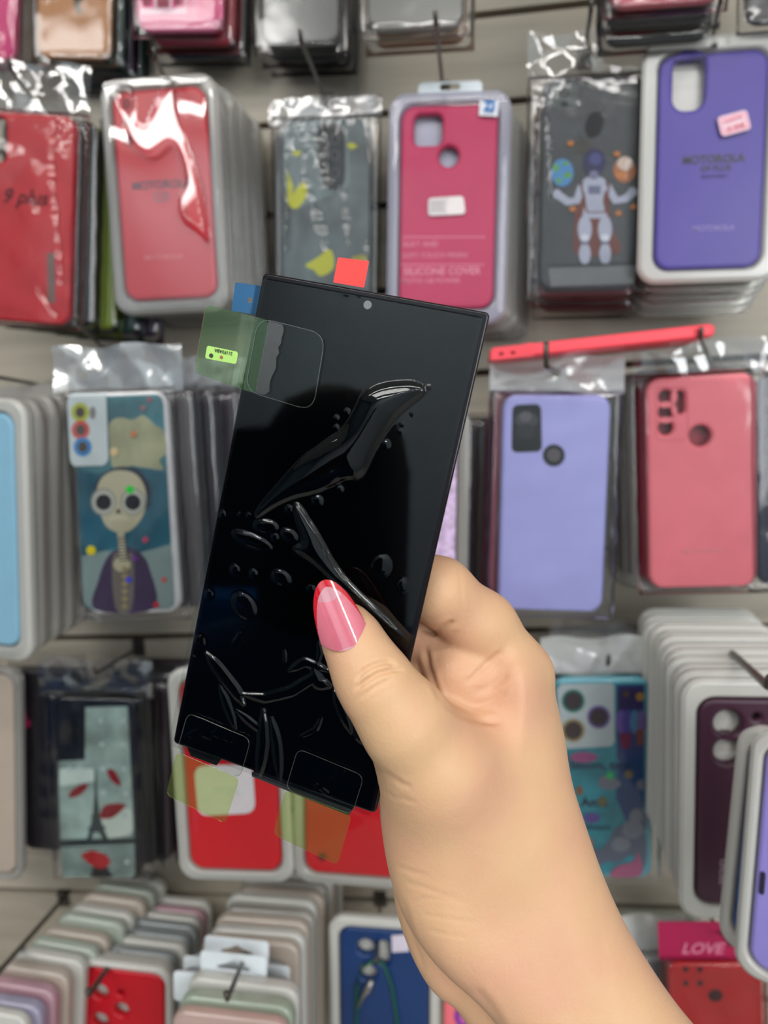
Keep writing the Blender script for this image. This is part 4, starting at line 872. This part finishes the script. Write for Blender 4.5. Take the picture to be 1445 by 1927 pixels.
a.poly([(172, 1534), (190, 1532), (190, 1537), (172, 1539)], TW); a.poly([(166, 1556), (198, 1554), (199, 1560), (166, 1562)], TW); a.poly([(114, 1580), (252, 1576), (253, 1588), (115, 1594)], pr_((44, 56, 56)))
for yy in range(1598, 1646, 9): a.line([(118, yy), (252, yy-2)], 3, pr_((78, 96, 92)))
a.poly([(170, 1650), (176, 1628), (196, 1624), (214, 1650)], pr_((30, 34, 36)), sm=1)
for P_, m_ in (([(130, 1500), (138, 1484), (162, 1474), (164, 1482), (150, 1496)], PE), ([(202, 1448), (216, 1450), (228, 1474), (224, 1478), (208, 1466)], PE), ([(188, 1534), (200, 1514), (234, 1512), (232, 1522), (212, 1538), (194, 1540)], PE), ([(154, 1608), (176, 1600), (204, 1612), (206, 1626), (190, 1634), (168, 1624)], PE2)): a.poly(P_, m_, sm=2)
for x_, y_ in ((190, 1356), (232, 1356), (192, 1400), (232, 1400), (150, 1444), (194, 1446), (234, 1446), (196, 1490), (238, 1492), (155, 1533), (236, 1534), (240, 1620), (132, 1445)): a.ell(x_, y_, 5, 5, pr_((186, 204, 200)), 12)
a.done(); a = Art(p, -.0003); a.poly([(112, 1328), (160, 1328), (160, 1426), (152, 1430), (112, 1430)], pr_((26, 28, 32))); a.poly([(124, 1340), (144, 1340), (146, 1418), (126, 1418)], pr_((12, 12, 16)), sm=2); a.done('camera_panel')
make_bag(p, .034, side=.010, seed=74, amp=.002, hamp=.010, foot=.004, hw=p.W+.03)
stack(p, 5, .011, 'bagged phone case behind the tower picture one', 'cases behind the tower picture one', [(M_BLACK, 'black'), (col((44, 26, 38)), 'plum black'), (col((34, 34, 38)), 'charcoal')], kind='bag', drift=(.012, .003), jit=.003)
hook((262, 1218), (180, 1268), .60, 'wire hook above the tower picture case')

p = Pack((424, 1280), (444, 1638), 178, .555, .02); front(p, 'red phone case with a white paper label, below the held display'); CR = col((212, 10, 28), .35)
make_case(p, CR); a = Art(p, -.0016); a.poly([(366, 1440), (476, 1436), (482, 1528), (374, 1534)], pr_((224, 216, 218)), sm=1); a.done('paper_label'); text(p, 'NOVA', 432, 1486, 62, pr_((196, 196, 198)), .03, y=-.0024)
x_, z_ = p.L(368, 1545); obj('lettering', place_text(text_mesh('SAMSUNG', .005, .01), x_, -.0004, z_, .018, -1.55), pr_((226, 60, 76)), p.e)
make_tray(p, .0085, mgb=.0085, m=M_MILK, amp=.0004, seed=9); hook((440, 1250), (400, 1290), .53, 'wire hook behind the held display, above the red labelled case')
p = Pack((664, 1290), (664, 1648), 186, .56); front(p, 'plain glossy red phone case beside the wrist, below the display'); make_case(p, col((206, 8, 26), .3)); make_tray(p, .008, m=M_MILK, amp=.002, seed=12)
text(p, 'lili', 607, 1612, 16, pr_((110, 10, 24)), .05, .008, rot=.9)

p = Pack((1132, 1276), (1138, 1652), 176, .61); front(p, 'sky blue phone case with clouds and a white three lens camera panel')
make_case(p, col((104, 178, 196), .3)); a = Art(p); CYN = plain('turquoise_print', (44, 160, 180), .5, noise_amt=.35, noise_scale=40); BLU = pr_((38, 78, 136)); CL = pr_((140, 146, 162)); CL2 = pr_((104, 112, 134)); NVY = pr_((56, 44, 104))
a.poly([(1050, 1286), (1206, 1286), (1212, 1300), (1210, 1640), (1060, 1644)], CYN); a.poly([(1165, 1420), (1180, 1395), (1212, 1380), (1212, 1560), (1180, 1550), (1158, 1500)], BLU); a.poly([(1160, 1288), (1212, 1288), (1212, 1420), (1160, 1430)], pr_((60, 78, 140))); a.poly([(1162, 1294), (1212, 1296), (1210, 1334), (1162, 1336)], NVY)
a.ell(1204, 1311, 8, 8, pr_((196, 150, 60))); a.ell(1178, 1306, 6, 6, pr_((110, 84, 60)))
for k, c_ in enumerate(((130, 100, 190), (92, 80, 170), (90, 150, 190), (130, 110, 170))): a.ell(1168+k*13, 1358, 9, 22, pr_(c_))
a.poly([(1164, 1380), (1188, 1378), (1186, 1408), (1170, 1408)], pr_((140, 50, 90)), sm=1); a.poly([(1196, 1372), (1212, 1372), (1210, 1400), (1198, 1404)], pr_((150, 80, 80)), sm=1)
for q in ((1182, 1580, 34, 30), (1200, 1545, 18, 26), (1158, 1600, 24, 22), (1120, 1612, 26, 16), (1205, 1600, 12, 40)): a.ell(*q, CL2)
for q in ((1190, 1560, 20, 18), (1196, 1536, 12, 14), (1168, 1588, 18, 14), (1146, 1474, 22, 11), (1138, 1468, 12, 10), (1206, 1476, 9, 10)): a.ell(*q, CL)
a.poly([(1150, 1648), (1160, 1630), (1190, 1620), (1200, 1604), (1206, 1645)], pr_((190, 100, 140)), sm=1); a.ell(1098, 1424, 26, 10, pr_((180, 90, 150))); a.ell(1113, 1538, 16, 10, pr_((110, 90, 180))); a.ell(1133, 1507, 9, 9, pr_((130, 130, 90))); a.ell(1183, 1456, 8, 8, pr_((150, 130, 90))); a.ell(1090, 1487, 6, 9, pr_((160, 110, 70))); a.ell(1108, 1585, 7, 10, pr_((190, 110, 90)))
a.ell(1147, 1458, 7, 7, pr_((40, 230, 110)), 6); a.poly([(1048, 1296), (1056, 1286), (1150, 1284), (1155, 1290), (1156, 1394), (1150, 1403), (1062, 1408), (1053, 1402)], pr_((214, 226, 230)))
for cx_, cy_, c_ in ((1078, 1318, (50, 134, 120)), (1126, 1348, (130, 104, 176)), (1078, 1373, (176, 160, 110))): a.ell(cx_, cy_, 22, 22, pr_(c_)); a.ell(cx_, cy_, 17, 17, pr_((72, 56, 62)))
a.done(); text(p, 'bloom, tiny', 1128, 1440, 110, pr_((30, 50, 90)), .03); text(p, 'Amo', 1118, 1510, 52, pr_((24, 40, 70)), .04, .01); text(p, 'bloom', 1124, 1556, 48, pr_((24, 60, 90)), .03)
make_bag(p, .032, side=.009, seed=81, amp=.0012, hamp=.012, head_m=MATS['white_header_film'], foot=.006)
stack(p, 3, .013, 'bagged phone case behind the cloud picture one', 'cases behind the cloud picture one', [(col((120, 116, 116)), 'grey'), (col((70, 64, 66)), 'charcoal')], kind='bag', drift=(.003, .002), head=.03)
hook((1150, 1200), (1144, 1250), .58, 'wire hook above the cloud picture case')

p = Pack((1428, 1316), (1418, 1706), 214, .50, 0); front(p, 'maroon phone case in a milky clear tray at the right, two lens holes showing')
MAR = col((62, 30, 48), .4); make_case(p, MAR, [circ(*p.L(1370, 1362), .0086, 26), circ(*p.L(1370, 1415), .0086, 26), circ(*p.L(1424, 1350), .0022, 12)])
x_, z_ = p.L(1360, 1640); obj('lettering', place_text(text_mesh('TECNO', .005, .03), x_, -.0004, z_, .018, math.pi/2), pr_((150, 130, 140)), p.e)
make_tray(p, .0095, m=M_MILK, cover=False, mgt=.012)
stack(p, 11, .0125, 'clear tray in the stack behind the maroon case', 'trays behind the maroon case', [(M_MILK, 'milky'), (film('warm_milk', (235, 228, 220), .8, .03, .2, haze=.72, hazecol=(244, 228, 214)), 'warm beige'), (M_TRAY, 'frosted clear'), (film('green_milk', (228, 236, 226), .8, .03, .2, haze=.72, hazecol=(228, 238, 224)), 'greenish')], drift=(0, .001), mgt=.012, tm=M_MILK)
hook((1326, 1182), (1446, 1292), .42, 'long steel hook above the maroon case', r=.0024)

# trays on the long hook nearest the camera, lower right corner
for k, (px_, py_, q_x, q_y, ww, YY, m_, lab_, yw) in enumerate(((1462, 1400, 1420, 1790, 90, .450, plain('cobalt', (24, 84, 150), .4), 'cobalt blue phone case edge in a clear tray at the lower right edge', -.62), (1508, 1412, 1470, 1846, 120, .425, col((150, 138, 214)), 'lavender phone case with a dark side button, nearest tray at the lower right corner', -.55))):
    p = Pack((px_, py_), (q_x, q_y), ww, YY, yw); front(p, lab_); make_case(p, m_); make_tray(p, .007, m=M_MILK, cover=False)
    if k: obj('side_button', plate(rrect(.003, .014, .0014, 4, -p.W/2+.004, -.015), (), -.0006, .0004), pr_((40, 40, 60)), p.e)

# ---------------- bottom row
p = Pack((-22, 1905), (-26, 2240), 152, .51); front(p, 'milky clear phone case nearest in the bottom left stack'); make_case(p, M_MILK)
MK2, MK3 = MATS['warm_milk'], MATS['green_milk']; LILF = film('lilac_flower_clear', (225, 215, 240), .8, .03, .2, haze=.72, hazecol=(214, 208, 236)); PNKF = film('pink_clear', (250, 210, 225), .8, .03, .2, haze=.72, hazecol=(244, 196, 210))
stack(p, 11, .0165, 'phone case in the bottom left stack', 'bottom left stack', [(LILF, 'lilac tinted'), (PNKF, 'pink tinted'), (MK2, 'warm beige clear'), (M_MILK, 'milky clear'), (MK3, 'greenish clear'), (MK2, 'warm beige clear'), (MK3, 'greenish clear'), (M_MILK, 'milky clear'), (MK2, 'warm beige clear'), (MK3, 'greenish clear'), (M_MILK, 'milky clear')], kind='clear', drift=(.0035, 0), jit=.002, th=.011)
hook((120, 1690), (-20, 1850), .50, 'steel hook carrying the bottom left stack', r=.0022)
p = Pack((232, 1828), (236, 2170), 156, .585); front(p, 'red phone case with round lens holes, front of the bottom row stack'); make_case(p, col((186, 10, 30), .35), [circ(*p.L(x_, y_), r_, 24) for x_, y_, r_ in ((188, 1868, .0068), (188, 1922, .0068), (228, 1902, .0062), (226, 1870, .0028))])
make_tray(p, .006, m=M_MILK, cover=False)
GRYC = film('grey_clear', (205, 210, 210), .8, .03, .2, haze=.72, hazecol=(190, 198, 200))
stack(p, 8, .0125, 'phone case in the stack behind the bottom red one', 'stack behind the bottom red case', [(M_MILK, 'milky clear'), (GRYC, 'grey clear'), (M_MILK, 'milky clear'), (GRYC, 'grey clear'), (GRYC, 'grey clear'), (M_MILK, 'milky clear'), (PNKF, 'pink tinted'), (M_MILK, 'milky clear')], kind='clear', drift=(.001, 0), th=.0095, jit=.002)
hook((292, 1690), (168, 1872), .545, 'steel hook above the bottom red case', r=.0022)
p = Pack((432, 1915), (432, 2270), 224, .465); front(p, 'blush pink clear phone case at the front of the header card stack'); make_case(p, film('blush_clear', (250, 226, 220), .8, .03, .2, haze=.6, hazecol=(250, 220, 210)))
stack(p, 2, .014, 'phone case behind the blush pink one', 'cases behind the blush pink one', [(film('mint_clear', (228, 240, 226), .8, .03, .2, haze=.6, hazecol=(222, 240, 220)), 'mint green clear'), (M_MILK, 'milky clear')], kind='clear', drift=(0, .002), th=.011)
for k, (cx_, ty, by, ww, YY) in enumerate(((446, 1768, 2160, 150, .525), (440, 1798, 2180, 170, .505))):
    p = Pack((cx_, ty+42), (cx_, by), ww*1.28, YY); front(p, ('white header card pack behind the other card in the bottom row', 'white header card pack with a euro slot, nearest in the bottom row')[k]); make_case(p, MATS['grey_clear'])
    hole = [(-.012, p.H/2+.007), (.012, p.H/2+.007), (.0125, p.H/2+.0095), (.005, p.H/2+.012), (0, p.H/2+.0145), (-.005, p.H/2+.012), (-.0125, p.H/2+.0095)]
    obj('header_card', plate(rrect(.050, .032, .003, 4, 0, p.H/2+.004), [hole[::-1]], -.001, -.0005), M_CARD, p.e)
    obj('card_shoulder', plate(rrect(p.W+.004, .024, .003, 4, 0, p.H/2-.010), (), -.0022, -.0012), M_CARD, p.e)
p = Pack((470, 1772), (476, 2120), 186, .555); front(p, 'clear phone case just behind the white header cards'); make_case(p, MK2)
stack(p, 10, .0135, 'clear phone case in the stack behind the header cards', 'clear cases behind the header cards', [(M_MILK, 'milky'), (MK2, 'warm beige'), (MATS['clear_tray'], 'frosted')], kind='clear', drift=(.001, 0), th=.010, jit=.0016)
hook((505, 1694), (428, 1880), .43, 'steel hook through the white header cards', r=.0018)
p = Pack((722, 1750), (724, 2120), 166, .60); front(p, 'navy blue phone case with a green cord loop, bottom row left of the wrist'); make_case(p, col((22, 54, 104), .4), [circ(*p.L(x_, y_), .0072, 22) for x_, y_ in ((688, 1784), (692, 1832))]+[rrect(.009, .022, .004, 5, *p.L(722, 1795))])
make_tray(p, .0085, m=M_MILK, cover=False)
a = Art(p, -.0016); a.poly([(737, 1758), (768, 1756), (770, 1788), (738, 1790)], pr_((210, 200, 214))); a.done('price_sticker')
gm = col((24, 92, 52)); gp = [p.L(*q) for q in ((704, 1802), (684, 1815), (672, 1850), (672, 1930), (676, 1990))]; gp2 = [p.L(*q) for q in ((704, 1802), (722, 1808), (738, 1850), (750, 1930), (754, 1990))]
cord = empty('green_cord', p.M); tag(cord, 'dark green cord with a grey metal charm hanging on the navy case', 'cord')
for P_ in (gp, gp2): vs, fs = tube([(x_, -.0035, z_) for x_, z_ in P_], .0011); obj('strand', mesh(vs, fs), gm, cord, True)
vs, fs = tube([(q[0], -.0045, q[1]) for q in [p.L(*t_) for t_ in ((702, 1838), (692, 1856), (684, 1868), (676, 1888))]], [.0018, .0034, .0016, .0012]); obj('charm', mesh(vs, fs), plain('grey_metal', (150, 146, 142), .3, metal=.7), cord, True)
hook((716, 1690), (708, 1812), .555, 'steel hook above the navy blue case', r=.0016)
p = Pack((900, 1880), (904, 2200), 130, .60); front(p, 'coral case with a purple ring peeking out under the wrist'); make_case(p, col((236, 112, 122))); a = Art(p); a.ell(872, 1912, 18, 22, pr_((140, 60, 150))); a.ell(874, 1914, 9, 12, pr_((200, 100, 170))); a.done('ring_print')
p = Pack((1222, 1800), (1230, 2140), 112, .63); front(p, 'grey phone case in a silvery crumpled bag, right of the forearm'); make_case(p, col((150, 150, 150))); make_bag(p, .034, seed=91, hamp=.008, amp=.003, head_m=MATS['white_header_film'])
p = Pack((1344, 1812), (1356, 2150), 168, .60); front(p, 'bright red phone case in a bag with a magenta lettered top, bottom right'); make_case(p, col((190, 8, 18), .35))
a = Art(p); [a.ell(x_, y_, 6, 6, pr_((70, 10, 20)), 12) for x_, y_ in ((1290, 1824), (1317, 1824), (1290, 1850), (1317, 1850))]; a.ell(1346, 1873, 14, 12, pr_((60, 8, 18))); a.done('lens_dots'); make_bag(p, .006, seed=93)
x_, z_ = p.L(1336, 1776); mg_ = obj('bag_top', plate(rrect(p.W+.006, .034, .002, 3, x_, z_), (), .003, .0035), col((178, 20, 78)), p.e)
text(p, 'LOVE', 1322, 1790, 84, pr_((226, 130, 160)), .02, .01, shear=.3, y=.0026)
p = Pack((1240, 1722), (1246, 2060), 150, .66); front(p, 'greenish clear phone case just under the slatwall groove, right of the forearm'); make_case(p, MK3); p = Pack((1316, 1728), (1320, 2060), 140, .665); front(p, 'frosted clear phone case behind the red bagged one at the lower right'); make_case(p, M_TRAY)
hook((1290, 1660), (1374, 1778), .58, 'wire hook between the forearm and the maroon case', r=.0015)
